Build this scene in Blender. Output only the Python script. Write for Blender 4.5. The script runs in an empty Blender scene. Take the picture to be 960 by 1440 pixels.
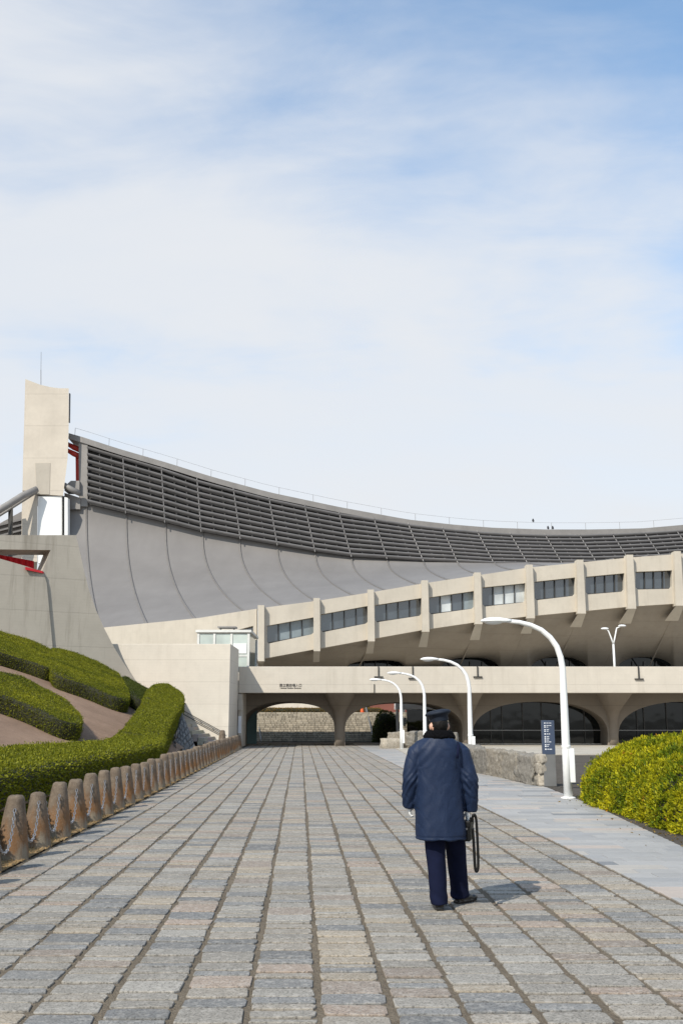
import bpy, bmesh, math, random
import numpy as np
from mathutils import Vector, Matrix, noise as mnoise
from mathutils.geometry import tessellate_polygon

random.seed(7)
RNG = np.random.default_rng(7)
R = math.radians

# ------------------------------------------------------------------ camera, sky, sun, exposure
scene = bpy.context.scene
FOC, PX0, PY0, CAMH = 1400.0, 480.0, 720.0, 1.65
PITCH = math.atan(290.0 / FOC)
cam_data = bpy.data.cameras.new("camera")
cam_data.sensor_fit = 'VERTICAL'
cam_data.sensor_height = 36.0
cam_data.sensor_width = 24.0
cam_data.lens = 36.0 * FOC / 1440.0
cam_data.clip_end = 6000
cam = bpy.data.objects.new("camera", cam_data)
scene.collection.objects.link(cam)
cam.location = (0, 0, CAMH)
cam.rotation_euler = (math.pi / 2 + PITCH, 0, 0)
scene.camera = cam

SUN_AZ, SUN_EL = R(34.5), R(43.0)          # sun behind the camera, to its left
SUN_DIR = Vector((-math.sin(SUN_AZ) * math.cos(SUN_EL), -math.cos(SUN_AZ) * math.cos(SUN_EL), math.sin(SUN_EL)))
sun_data = bpy.data.lights.new("sun", 'SUN')
sun_data.energy = 5.0
sun_data.angle = R(0.5)
sun_data.color = (1.0, 0.93, 0.82)
sun = bpy.data.objects.new("sun", sun_data)
scene.collection.objects.link(sun)
sun.rotation_euler = SUN_DIR.to_track_quat('Z', 'Y').to_euler()
sun.location = (-20, -30, 40)

world = bpy.data.worlds.new("World")
scene.world = world
world.use_nodes = True
wn, wl = world.node_tree.nodes, world.node_tree.links
wn.clear()
def W(t, **kw):
    n = wn.new(t)
    for k, v in kw.items():
        setattr(n, k, v)
    return n
def wmath(op, a, b=None, c=None):
    n = W('ShaderNodeMath', operation=op)
    for i, v in enumerate((a, b, c)):
        if v is None: continue
        if isinstance(v, (int, float)): n.inputs[i].default_value = v
        else: wl.new(v, n.inputs[i])
    return n.outputs[0]
SKY_OX, SKY_OY, SKY_Z = 12.2, 3.3, 0.535
sky = W('ShaderNodeTexSky', sky_type='NISHITA')
sky.sun_disc = False
sky.sun_elevation = SUN_EL
sky.sun_rotation = math.pi + SUN_AZ        # clockwise from +Y
sky.air_density, sky.dust_density, sky.ozone_density = 1.0, 0.6, 1.2
tc = W('ShaderNodeTexCoord')
sep = W('ShaderNodeSeparateXYZ'); wl.new(tc.outputs['Generated'], sep.inputs[0])
zz = wmath('ADD', wmath('MAXIMUM', sep.outputs[2], 0.0), 0.16)
cmb = W('ShaderNodeCombineXYZ')
wl.new(wmath('DIVIDE', sep.outputs[0], zz), cmb.inputs[0])
wl.new(wmath('DIVIDE', sep.outputs[1], zz), cmb.inputs[1])
def wnoise(scale, detail, rough, dist, off, sx=1.0, sy=1.0, rz=0.0):
    mp = W('ShaderNodeMapping')
    mp.inputs['Location'].default_value = off
    mp.inputs['Rotation'].default_value = (0, 0, rz)
    mp.inputs['Scale'].default_value = (sx, sy, 1)
    wl.new(cmb.outputs[0], mp.inputs[0])
    n = W('ShaderNodeTexNoise')
    n.inputs['Scale'].default_value = scale
    n.inputs['Detail'].default_value = detail
    n.inputs['Roughness'].default_value = rough
    n.inputs['Distortion'].default_value = dist
    wl.new(mp.outputs[0], n.inputs['Vector'])
    return n.outputs['Fac']
big = wnoise(0.62, 2, 0.5, 0.25, (SKY_OX, SKY_OY, 0), 0.55, 1.0, 0.12)
mid = wnoise(1.5, 5, 0.55, 0.35, (0.4, 5.2, 0), 0.6, 1.2, 0.2)
fine = wnoise(4.5, 8, 0.62, 0.5, (2.4, 1.2, 0), 0.7, 1.2, 0.3)
cf = wmath('ADD', wmath('MULTIPLY', big, 0.82), wmath('ADD', wmath('MULTIPLY', mid, 0.50), wmath('MULTIPLY', fine, 0.20)))
low = wmath('MULTIPLY', wmath('SUBTRACT', SKY_Z, wmath('MINIMUM', wmath('MAXIMUM', sep.outputs[2], 0.0), 0.62)), 1.15)
cf = wmath('ADD', cf, low)
ramp = W('ShaderNodeMapRange', interpolation_type='SMOOTHSTEP')
wl.new(cf, ramp.inputs['Value'])
ramp.inputs['From Min'].default_value = 0.59
ramp.inputs['From Max'].default_value = 0.90
mixn = W('ShaderNodeMix', data_type='RGBA')
wl.new(wmath('SUBTRACT', wmath('MULTIPLY_ADD', ramp.outputs[0], 0.82, 0.20), wmath('MULTIPLY', wmath('SUBTRACT', 0.8, mid), 0.28)), mixn.inputs['Factor'])
gain = W('ShaderNodeVectorMath', operation='MULTIPLY')
wl.new(sky.outputs[0], gain.inputs[0]); gain.inputs[1].default_value = (1.25, 1.68, 1.78)
wl.new(gain.outputs[0], mixn.inputs['A'])
mixn.inputs['B'].default_value = (5.70, 5.86, 6.10, 1)
bg = W('ShaderNodeBackground')
bg.inputs['Strength'].default_value = 0.15
wl.new(mixn.outputs['Result'], bg.inputs['Color'])
wo = W('ShaderNodeOutputWorld')
wl.new(bg.outputs[0], wo.inputs['Surface'])

vs = scene.view_settings
vs.view_transform = 'Standard'
vs.look = 'None'
vs.exposure = -0.07
vs.gamma = 1.0
vs.use_curve_mapping = False

# ------------------------------------------------------------------ picture <-> place
_c, _s = math.cos(PITCH), math.sin(PITCH)
def ray(px, py):
    a, b = (px - PX0) / FOC, (PY0 - py) / FOC
    return Vector((a, _c - b * _s, _s + b * _c))
def P(px, py, Y):                       # point on the sight line at distance Y along the ground axis
    d = ray(px, py)
    t = Y / d.y
    return Vector((d.x * t, Y, CAMH + d.z * t))
def G(px, py, z=0.0):                   # point on the level z
    d = ray(px, py)
    t = (z - CAMH) / d.z
    return Vector((d.x * t, d.y * t, z))
def PXof(X, Y, z):                      # inverse
    v = Vector((X, Y, z - CAMH))
    dep = v.y * _c + v.z * _s
    up = -v.y * _s + v.z * _c
    return PX0 + FOC * v.x / dep, PY0 - FOC * up / dep
def interp(x, xs, ys):
    return float(np.interp(x, xs, ys))

# ------------------------------------------------------------------ objects
col = scene.collection
def wloc(o):
    v = Vector((0, 0, 0))
    while o is not None:
        v += o.location; o = o.parent
    return v
def tag(o, label=None, cat=None, group=None, kind=None):
    if label: o['label'] = label
    if cat: o['category'] = cat
    if group: o['group'] = group
    if kind: o['kind'] = kind
    return o
def thing(name, label, cat, loc=(0, 0, 0), group=None):
    o = bpy.data.objects.new(name, None)
    o.empty_display_size = 0.2
    col.objects.link(o)
    o.location = loc
    return tag(o, label, cat, group)
def mesh_obj(name, verts, faces, mat, parent=None, smooth=False, colors=None, loc=None):
    v = np.asarray(verts, dtype=np.float64).reshape(-1, 3)
    off = Vector((0, 0, 0))
    if parent is not None: off = wloc(parent)
    elif loc is not None: off = Vector(loc)
    if len(v): v = v - np.array(off)
    me = bpy.data.meshes.new(name)
    if isinstance(faces, np.ndarray):
        n, k = faces.shape
        me.vertices.add(len(v)); me.vertices.foreach_set('co', v.astype(np.float32).ravel())
        me.loops.add(n * k); me.loops.foreach_set('vertex_index', faces.astype(np.int32).ravel())
        me.polygons.add(n)
        me.polygons.foreach_set('loop_start', np.arange(0, n * k, k, dtype=np.int32))
        me.update(calc_edges=True)
    else:
        me.from_pydata([tuple(p) for p in v], [], faces)
        me.update()
    if colors is not None:
        at = me.color_attributes.new('tint', 'FLOAT_COLOR', 'POINT')
        c = np.ones((len(v), 4), dtype=np.float32); c[:, :3] = np.asarray(colors, dtype=np.float32)
        at.data.foreach_set('color', c.ravel())
    if smooth:
        me.polygons.foreach_set('use_smooth', np.ones(len(me.polygons), dtype=bool))
    if mat is not None: me.materials.append(mat)
    o = bpy.data.objects.new(name, me)
    col.objects.link(o)
    if parent is not None: o.parent = parent
    elif loc is not None: o.location = loc
    return o
class MB:
    def __init__(s): s.v, s.f = [], []
    def add(s, v, f):
        b = len(s.v); s.v += [tuple(p) for p in v]; s.f += [tuple(i + b for i in q) for q in f]; return s
    def box(s, x0, x1, y0, y1, z0, z1):
        v = [(x, y, z) for x in (x0, x1) for y in (y0, y1) for z in (z0, z1)]
        return s.add(v, [(0,1,3,2),(4,6,7,5),(0,4,5,1),(2,3,7,6),(0,2,6,4),(1,5,7,3)])
    def hexa(s, a, b):                  # two quads of 4 points, joined
        v = list(a) + list(b)
        return s.add(v, [(3,2,1,0),(4,5,6,7),(0,1,5,4),(1,2,6,5),(2,3,7,6),(3,0,4,7)])
    def tube(s, pts, rad, n=8, cap=True, squash=1.0, up=None):
        pts = [Vector(p) for p in pts]
        if not hasattr(rad, '__len__'): rad = [rad] * len(pts)
        base, N = [], len(pts)
        prev = None
        for i, p in enumerate(pts):
            t = (pts[min(i + 1, N - 1)] - pts[max(i - 1, 0)]).normalized()
            if prev is None:
                ref = Vector(up) if up is not None else (Vector((0, 0, 1)) if abs(t.z) < 0.9 else Vector((0, 1, 0)))
                a = t.cross(ref).normalized()
            else:
                a = (prev - t * prev.dot(t)).normalized()
            prev = a
            b = t.cross(a).normalized()
            r = rad[i]; rx, ry = (r if hasattr(r, '__len__') else (r, r * squash))
            for k in range(n):
                th = 2 * math.pi * k / n
                base.append(p + a * (rx * math.cos(th)) + b * (ry * math.sin(th)))
        f = []
        for i in range(N - 1):
            for k in range(n):
                f.append((i*n + k, i*n + (k+1) % n, (i+1)*n + (k+1) % n, (i+1)*n + k))
        if cap:
            f.append(tuple(range(n - 1, -1, -1))); f.append(tuple(range((N-1)*n, N*n)))
        return s.add(base, f)
    def lathe(s, c, prof, n=12):        # prof: (r, z)
        v, f = [], []
        for r, z in prof:
            for k in range(n):
                th = 2 * math.pi * k / n
                v.append((c[0] + r * math.cos(th), c[1] + r * math.sin(th), c[2] + z))
        m = len(prof)
        for i in range(m - 1):
            for k in range(n):
                f.append((i*n + k, i*n + (k+1) % n, (i+1)*n + (k+1) % n, (i+1)*n + k))
        f.append(tuple(range(n - 1, -1, -1))); f.append(tuple(range((m-1)*n, m*n)))
        return s.add(v, f)
    def ell(s, c, r, n=12, m=8, rot=None):
        v, f = [], []
        c = Vector(c)
        for i in range(m + 1):
            ph = math.pi * i / m
            for k in range(n):
                th = 2 * math.pi * k / n
                p = Vector((r[0]*math.sin(ph)*math.cos(th), r[1]*math.sin(ph)*math.sin(th), -r[2]*math.cos(ph)))
                if rot is not None: p = rot @ p
                v.append(c + p)
        for i in range(m):
            for k in range(n):
                f.append((i*n + k, i*n + (k+1) % n, (i+1)*n + (k+1) % n, (i+1)*n + k))
        return s.add(v, f)
    def slab(s, outer, holes, Y, off, plane=None):
        """outline in photo pixels laid on the plane(s) at distance Y (number or function of px), extruded by off"""
        loops = [outer] + list(holes)
        tri = tessellate_polygon([[Vector((p[0], p[1], 0)) for p in l] for l in loops])
        allp = [p for l in loops for p in l]
        if plane is not None:            # true vertical plane (point, normal)
            p0, nr = Vector(plane[0]), Vector(plane[1])
            fr = []
            for p in allp:
                d = ray(p[0], p[1]); o = Vector((0, 0, CAMH))
                fr.append(o + d * ((p0 - o).dot(nr) / d.dot(nr)))
        else:
            fr = [P(p[0], p[1], Y(p[0]) if callable(Y) else Y) for p in allp]
        off = Vector(off)
        n = len(allp)
        v = fr + [p + off for p in fr]
        f = []
        for t in tri:
            a, b, c = [allp[i] for i in t]
            cr = (b[0]-a[0])*(c[1]-a[1]) - (b[1]-a[1])*(c[0]-a[0])
            if cr > 0: t = (t[0], t[2], t[1])
            f.append(tuple(t)); f.append((t[2] + n, t[1] + n, t[0] + n))
        i0 = 0
        for l in loops:
            m = len(l)
            for k in range(m):
                a, b = i0 + k, i0 + (k + 1) % m
                f.append((a, b, b + n, a + n))
            i0 += m
        return s.add(v, f)
    def build(s, name, mat, parent=None, smooth=False, fix=True, loc=None, bevel=0.0):
        o = mesh_obj(name, s.v, s.f, mat, parent, smooth, loc=loc)
        if fix:
            bm = bmesh.new(); bm.from_mesh(o.data)
            bmesh.ops.recalc_face_normals(bm, faces=bm.faces)
            bm.to_mesh(o.data); bm.free()
        if bevel:
            m = o.modifiers.new('bevel', 'BEVEL'); m.width = bevel; m.segments = 2; m.limit_method = 'ANGLE'; m.angle_limit = R(40)
        return o

# ------------------------------------------------------------------ materials
def new_mat(name):
    m = bpy.data.materials.new(name); m.use_nodes = True
    nt = m.node_tree
    b = nt.nodes['Principled BSDF']
    return m, nt, b
class NT:
    def __init__(s, nt):
        s.nt, s.n, s.l = nt, nt.nodes, nt.links
        g = s.n.new('ShaderNodeNewGeometry'); s.pos = g.outputs['Position']; s.geo = g
    def node(s, t, **kw):
        n = s.n.new(t)
        for k, v in kw.items(): setattr(n, k, v)
        return n
    def noise(s, scale, detail=4, rough=0.55, sc=(1, 1, 1), off=(0, 0, 0), dist=0.0, vec=None):
        mp = s.node('ShaderNodeMapping')
        mp.inputs['Scale'].default_value = sc; mp.inputs['Location'].default_value = off
        s.l.new(vec or s.pos, mp.inputs[0])
        n = s.node('ShaderNodeTexNoise')
        n.inputs['Scale'].default_value = scale; n.inputs['Detail'].default_value = detail
        n.inputs['Roughness'].default_value = rough; n.inputs['Distortion'].default_value = dist
        s.l.new(mp.outputs[0], n.inputs['Vector'])
        return n.outputs['Fac']
    def math(s, op, a, b=None, c=None):
        n = s.node('ShaderNodeMath', operation=op)
        for i, v in enumerate((a, b, c)):
            if v is None: continue
            if isinstance(v, (int, float)): n.inputs[i].default_value = v
            else: s.l.new(v, n.inputs[i])
        return n.outputs[0]
    def maprange(s, v, a, b, c=0.0, d=1.0, smooth=False):
        n = s.node('ShaderNodeMapRange')
        if smooth: n.interpolation_type = 'SMOOTHSTEP'
        s.l.new(v, n.inputs['Value'])
        for k, x in zip(('From Min', 'From Max', 'To Min', 'To Max'), (a, b, c, d)): n.inputs[k].default_value = x
        return n.outputs[0]
    def mix(s, f, a, b, mode='MIX'):
        n = s.node('ShaderNodeMix', data_type='RGBA', blend_type=mode)
        for key, v in (('Factor', f), ('A', a), ('B', b)):
            if isinstance(v, (int, float)): n.inputs[key].default_value = v
            elif isinstance(v, tuple): n.inputs[key].default_value = (v[0], v[1], v[2], 1)
            else: s.l.new(v, n.inputs[key])
        return n.outputs['Result']
    def bump(s, h, strength, dist, b):
        n = s.node('ShaderNodeBump')
        n.inputs['Strength'].default_value = strength; n.inputs['Distance'].default_value = dist
        s.l.new(h, n.inputs['Height']); s.l.new(n.outputs[0], b.inputs['Normal'])
    def attr(s, name):
        n = s.node('ShaderNodeAttribute', attribute_name=name); return n.outputs['Color']
    def seprate(s, v):
        n = s.node('ShaderNodeSeparateXYZ'); s.l.new(v, n.inputs[0]); return n.outputs

def plain(name, c, rough=0.6, metal=0.0, spec=0.5, var=0.12, vscale=3.0, bump=0.0):
    m, nt, b = new_mat(name); t = NT(nt)
    f = t.noise(vscale, 5)
    dark = tuple(x * (1 - var) for x in c); lite = tuple(min(1, x * (1 + var)) for x in c)
    nt.links.new(t.mix(t.maprange(f, 0.3, 0.7), dark, lite), b.inputs['Base Color'])
    b.inputs['Roughness'].default_value = rough; b.inputs['Metallic'].default_value = metal
    b.inputs['Specular IOR Level'].default_value = spec
    if bump: t.bump(t.noise(vscale * 12, 4), 0.5, bump, b)
    return m
def concrete(name, c, stain=(0.55, 0.52, 0.48), stain_amt=0.4, lift=1.35, streak=0.5, holes=True):
    m, nt, b = new_mat(name); t = NT(nt)
    big = t.noise(0.35, 5, 0.6)
    mid = t.noise(2.2, 6, 0.65, off=(5, 2, 1))
    stre = t.noise(1.0, 5, 0.7, sc=(1.6, 1.6, 0.14), off=(2, 7, 3))
    fine = t.noise(26, 3, 0.6)
    colr = t.mix(t.maprange(big, 0.3, 0.7), tuple(x * 0.9 for x in c), tuple(x * 1.06 for x in c))
    colr = t.mix(t.math('MULTIPLY', t.maprange(mid, 0.45, 0.75), 0.22), colr, tuple(x * 0.72 for x in c))
    sk = t.math('MULTIPLY', t.maprange(stre, 0.52, 0.78), streak * stain_amt)
    colr = t.mix(sk, colr, tuple(x * y for x, y in zip(c, stain)))
    xyz = t.seprate(t.pos)
    wob = t.math('MULTIPLY', mid, 0.02)
    fr = t.math('FRACT', t.math('DIVIDE', t.math('ADD', xyz[2], wob), lift))
    line = t.math('LESS_THAN', fr, 0.022)
    brd = t.math('FRACT', t.math('DIVIDE', xyz[2], 0.15))
    board = t.math('LESS_THAN', brd, 0.08)
    colr = t.mix(t.math('MULTIPLY', line, 0.28), colr, tuple(x * 0.5 for x in c))
    colr = t.mix(t.math('MULTIPLY', board, 0.11), colr, tuple(x * 0.5 for x in c))
    colr = t.mix(t.math('MULTIPLY', t.maprange(fine, 0.35, 0.75), 0.12), colr, tuple(x * 0.6 for x in c))
    nt.links.new(colr, b.inputs['Base Color'])
    b.inputs['Roughness'].default_value = 0.85
    b.inputs['Specular IOR Level'].default_value = 0.25
    h = t.math('SUBTRACT', t.math('MULTIPLY_ADD', fine, 0.35, t.math('MULTIPLY', mid, 0.6)), t.math('MULTIPLY', line, 0.8))
    t.bump(h, 0.35, 0.02, b)
    return m
M = {}
M['concrete'] = concrete('beige_concrete', (0.55, 0.50, 0.425), stain_amt=0.75, lift=1.2)
M['stairc'] = concrete('stair_wall_concrete', (0.63, 0.575, 0.49), stain_amt=0.6, lift=1.2)  # beige concrete lightened: missing bounce light is put into the colour
M['patchc'] = concrete('patch_concrete', (0.45, 0.405, 0.34), stain_amt=0.2, lift=9.0)
M['pylon'] = concrete('pylon_concrete', (0.56, 0.50, 0.42), stain_amt=0.25, lift=4.1)
M['ringc'] = concrete('ring_concrete', (0.56, 0.505, 0.42), stain_amt=0.6, lift=30.0)
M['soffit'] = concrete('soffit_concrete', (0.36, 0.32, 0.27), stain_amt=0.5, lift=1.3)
M['grey_conc'] = concrete('weathered_concrete', (0.43, 0.395, 0.335), stain=(0.45, 0.43, 0.40), stain_amt=1.0, lift=1.8, streak=0.8)
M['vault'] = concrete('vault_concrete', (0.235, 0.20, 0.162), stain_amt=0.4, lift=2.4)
M['white_paint'] = plain('white_paint', (0.80, 0.80, 0.78), 0.32, var=0.04, vscale=6)
M['lift_frame'] = plain('lift_frame_paint', (0.60, 0.60, 0.57), 0.5, var=0.06)
M['white_panel'] = plain('white_panel', (0.78, 0.78, 0.76), 0.5, var=0.05, vscale=0.6)
M['seam'] = plain('roof_seam_paint', (0.15, 0.14, 0.132), 0.6, var=0.1)
M['louvre'] = plain('louvre_paint', (0.135, 0.127, 0.122), 0.5, var=0.12, vscale=0.7)
M['louvre_dark'] = plain('louvre_back', (0.048, 0.045, 0.043), 0.7, var=0.2, vscale=1.0)
M['beam'] = plain('beam_paint', (0.235, 0.22, 0.205), 0.6, var=0.12, vscale=0.8)
M['red'] = plain('red_paint', (0.62, 0.05, 0.035), 0.5, var=0.2, vscale=0.9)
M['redcloth'] = plain('red_sheet', (0.52, 0.012, 0.02), 0.55, var=0.15, vscale=3)
M['dark_metal'] = plain('dark_metal', (0.035, 0.033, 0.03), 0.5, var=0.2)
M['rail_metal'] = plain('rail_metal', (0.12, 0.115, 0.11), 0.4, metal=0.6)
M['sign_steel'] = plain('sign_steel', (0.17, 0.17, 0.165), 0.5, metal=0.2)
M['steel'] = plain('brushed_steel', (0.20, 0.20, 0.20), 0.45, metal=0.5, var=0.1, vscale=1.5)
M['navy_panel'] = plain('navy_panel', (0.05, 0.068, 0.11), 0.4, var=0.06)
M['white_print'] = plain('white_print', (0.75, 0.76, 0.78), 0.5, var=0.03)
M['ink'] = plain('dark_lettering', (0.09, 0.08, 0.07), 0.6)
M['black_leather'] = plain('black_leather', (0.005, 0.005, 0.005), 0.5, spec=0.25, var=0.3, vscale=20, bump=0.001)
M['chain'] = plain('galvanised_chain', (0.42, 0.42, 0.43), 0.45, metal=0.8, var=0.15, vscale=30)
M['brick_red'] = plain('red_brown_wall', (0.19, 0.065, 0.045), 0.8, var=0.2, vscale=2)
M['orange'] = plain('orange_plastic', (0.75, 0.13, 0.03), 0.5)
M['skin'] = plain('skin', (0.52, 0.30, 0.21), 0.5, var=0.06, vscale=25)
M['hair'] = plain('dark_hair', (0.007, 0.006, 0.005), 0.6, spec=0.2, var=0.4, vscale=60, bump=0.003)
M['fur'] = plain('black_fur', (0.004, 0.004, 0.005), 0.95, spec=0.08, var=0.5, vscale=80, bump=0.008)
M['trouser'] = plain('navy_wool', (0.0065, 0.009, 0.027), 0.9, spec=0.12, var=0.15, vscale=15)
M['cap'] = plain('cap_cloth', (0.011, 0.016, 0.027), 0.7, spec=0.25, var=0.15, vscale=20)
M['glove'] = plain('white_glove', (0.78, 0.77, 0.75), 0.8, var=0.04, vscale=40)
M['shoe'] = plain('black_shoe', (0.014, 0.013, 0.012), 0.3, var=0.2, vscale=20)
M['feather'] = plain('black_feather', (0.012, 0.012, 0.014), 0.5)

def coat_mat():
    m, nt, b = new_mat('navy_nylon'); t = NT(nt)
    f = t.noise(7, 6, 0.6); g = t.noise(60, 3)
    nt.links.new(t.mix(t.maprange(f, 0.3, 0.7), (0.0085, 0.0170, 0.043), (0.0120, 0.0230, 0.055)), b.inputs['Base Color'])
    b.inputs['Roughness'].default_value = 0.55
    b.inputs['Specular IOR Level'].default_value = 0.22
    h = t.math('MULTIPLY_ADD', g, 0.15, t.noise(16, 5, 0.6, sc=(1.6, 1, 0.6), dist=0.6))
    t.bump(h, 0.35, 0.012, b)
    return m
M['coat'] = coat_mat()
def glass_mat(name, base, rough=0.04, ior=1.6):
    m, nt, b = new_mat(name); t = NT(nt)
    f = t.noise(0.5, 3)
    nt.links.new(t.mix(t.maprange(f, 0.3, 0.7), tuple(x * 0.75 for x in base), tuple(x * 1.25 for x in base)), b.inputs['Base Color'])
    b.inputs['Roughness'].default_value = rough
    b.inputs['IOR'].default_value = ior
    t.bump(t.noise(0.6, 2), 0.04, 0.2, b)
    return m
M['glass'] = glass_mat('dark_glass', (0.042, 0.054, 0.066), ior=2.1)  # base colour lifted to carry part of the sky reflection
M['glass_black'] = glass_mat('black_glass', (0.008, 0.010, 0.010), ior=1.45)
M['blind'] = glass_mat('pane_with_white_blind', (0.50, 0.53, 0.53), 0.12)
M['blind_grey'] = glass_mat('pane_with_grey_blind', (0.20, 0.24, 0.26), 0.1, ior=1.7)
M['green_glass'] = glass_mat('green_tinted_glass', (0.50, 0.56, 0.52), 0.06, ior=1.7)
M['teal_glass'] = glass_mat('teal_glass', (0.14, 0.22, 0.22), 0.06, ior=1.7)

def roof_mat():
    m, nt, b = new_mat('roof_sheet'); t = NT(nt)
    big = t.noise(0.10, 5, 0.6); st = t.noise(0.6, 5, 0.65, sc=(1, 0.2, 0.35)); sp = t.noise(1.3, 6, 0.75)
    c = t.mix(t.maprange(big, 0.3, 0.7), (0.178, 0.166, 0.156), (0.218, 0.204, 0.192))
    c = t.mix(t.math('MULTIPLY', t.maprange(st, 0.4, 0.75), 0.35), c, (0.150, 0.139, 0.130))
    c = t.mix(t.math('MULTIPLY', t.maprange(sp, 0.68, 0.72), 0.5), c, (0.12, 0.113, 0.11))
    nt.links.new(c, b.inputs['Base Color'])
    b.inputs['Roughness'].default_value = 0.6; b.inputs['Specular IOR Level'].default_value = 0.3
    t.bump(t.noise(0.5, 4), 0.25, 0.12, b)
    return m
M['roof'] = roof_mat()
def stone_mat(name, use_tint=True, speck=0.5, rough=0.8, bump=0.004, base=(0.3, 0.28, 0.25), gscale=90):
    m, nt, b = new_mat(name); t = NT(nt)
    tint = t.attr('tint') if use_tint else None
    g1 = t.noise(gscale, 2, 0.7); g2 = t.noise(gscale * 0.35, 4, 0.7, off=(3, 1, 2)); patch = t.noise(1.6, 5, 0.6); pp = t.noise(7, 4, 0.65)
    c = tint if use_tint else t.mix(t.maprange(patch, .3, .7), tuple(x * .8 for x in base), tuple(x * 1.2 for x in base))
    c = t.mix(t.math('MULTIPLY', t.maprange(g1, 0.50, 0.62), speck), c, t.mix(0.78, c, (0.035, 0.033, 0.03)))
    c = t.mix(t.math('MULTIPLY', t.maprange(g2, 0.50, 0.62), speck * 0.7), c, t.mix(0.5, c, (0.60, 0.56, 0.50)))
    c = t.mix(t.math('MULTIPLY', t.maprange(pp, 0.5, 0.75), 0.4), c, t.mix(0.5, c, (0.12, 0.105, 0.085)))
    c = t.mix(t.math('MULTIPLY', t.maprange(patch, 0.48, 0.7), 0.3), c, t.mix(0.5, c, (0.16, 0.145, 0.12)))
    wide = t.noise(0.33, 5, 0.62, off=(1, 4, 0))
    c = t.mix(t.math('MULTIPLY', t.maprange(wide, 0.46, 0.68), 0.3), c, t.mix(0.45, c, (0.13, 0.11, 0.085)))
    nt.links.new(c, b.inputs['Base Color'])
    b.inputs['Roughness'].default_value = rough; b.inputs['Specular IOR Level'].default_value = 0.22
    t.bump(t.math('MULTIPLY_ADD', g1, 0.35, t.math('MULTIPLY_ADD', pp, 0.8, g2)), 0.8, bump, b)
    return m
M['paver'] = stone_mat('granite_sett', speck=0.72, bump=0.008, gscale=62)
M['slab'] = stone_mat('smooth_slab', speck=0.12, rough=0.55, bump=0.0008, gscale=120)
M['rock'] = stone_mat('rough_rock', speck=0.5, rough=0.9, bump=0.03, gscale=16)
M['step_stone'] = stone_mat('step_stone', speck=0.35, rough=0.9, bump=0.01, gscale=30)
def bollard_mat():
    m, nt, b = new_mat('weathered_bollard'); t = NT(nt)
    z = t.seprate(t.pos)[2]
    n = t.noise(9, 6, 0.7); g = t.noise(70, 3, 0.7); st = t.noise(6, 5, 0.65, sc=(1.6, 1.6, .35))
    hz = t.math('ADD', z, t.math('MULTIPLY', t.math('SUBTRACT', st, 0.5), 0.7))
    c = t.mix(t.maprange(n, 0.3, 0.7), (0.10, 0.076, 0.056), (0.21, 0.165, 0.122))
    rust = t.math('MULTIPLY', t.maprange(hz, 0.52, 0.26), t.maprange(hz, 0.02, 0.16))
    c = t.mix(t.math('MULTIPLY', rust, t.maprange(t.noise(1.1, 3), 0.3, 0.65, 0.3, 0.95)), c, (0.21, 0.10, 0.035))
    c = t.mix(t.math('MULTIPLY', t.maprange(hz, 0.17, 0.03), 0.75), c, (0.28, 0.24, 0.18))
    c = t.mix(t.math('MULTIPLY', t.maprange(g, 0.58, 0.7), 0.55), c, (0.34, 0.30, 0.25))
    nt.links.new(c, b.inputs['Base Color']); b.inputs['Roughness'].default_value = 0.9
    b.inputs['Specular IOR Level'].default_value = 0.2
    t.bump(t.math('ADD', g, n), 0.7, 0.012, b)
    return m
M['bollard'] = bollard_mat()
def soil_mat(name, a, bcol, scale=6):
    m, nt, b = new_mat(name); t = NT(nt)
    n = t.noise(scale, 7, 0.7); k = t.noise(0.7, 4, 0.6); g = t.noise(55, 3, 0.7)
    c = t.mix(t.maprange(n, 0.3, 0.7), a, bcol)
    c = t.mix(t.math('MULTIPLY', t.maprange(k, 0.4, 0.7), 0.5), c, tuple(x * 0.65 for x in a))
    c = t.mix(t.math('MULTIPLY', t.maprange(g, 0.5, 0.7), 0.5), c, tuple(min(1, x * 1.5) for x in bcol))
    nt.links.new(c, b.inputs['Base Color']); b.inputs['Roughness'].default_value = 0.95
    b.inputs['Specular IOR Level'].default_value = 0.1
    t.bump(t.math('ADD', g, n), 0.8, 0.03, b)
    return m
M['soil'] = soil_mat('brown_soil', (0.235, 0.155, 0.108), (0.315, 0.218, 0.155))
M['joint'] = soil_mat('joint_sand', (0.140, 0.114, 0.084), (0.200, 0.166, 0.124), 14)
M['drygrass'] = soil_mat('dry_verge', (0.30, 0.19, 0.09), (0.45, 0.31, 0.16), 9)
M['ground'] = soil_mat('ground_gravel', (0.20, 0.19, 0.17), (0.27, 0.255, 0.23), 3)
M['apron'] = soil_mat('pale_apron', (0.42, 0.38, 0.32), (0.48, 0.44, 0.37), 2)
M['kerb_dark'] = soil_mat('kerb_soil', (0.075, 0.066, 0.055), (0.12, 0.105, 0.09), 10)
def leaf_mat(name, rough=0.5, trans=0.25):
    m, nt, b = new_mat(name); t = NT(nt)
    c = t.attr('tint')
    nt.links.new(c, b.inputs['Base Color'])
    b.inputs['Roughness'].default_value = rough; b.inputs['Specular IOR Level'].default_value = 0.12
    tr = t.node('ShaderNodeBsdfTranslucent'); nt.links.new(t.mix(0.3, c, (0.25, 0.28, 0.03)), tr.inputs['Color'])
    mx = t.node('ShaderNodeMixShader'); mx.inputs[0].default_value = trans
    nt.links.new(b.outputs[0], mx.inputs[1]); nt.links.new(tr.outputs[0], mx.inputs[2])
    nt.links.new(mx.outputs[0], nt.nodes['Material Output'].inputs['Surface'])
    return m
M['leaf'] = leaf_mat('clipped_leaf')
M['leaf2'] = leaf_mat('shrub_leaf', 0.45, 0.3)
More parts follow.
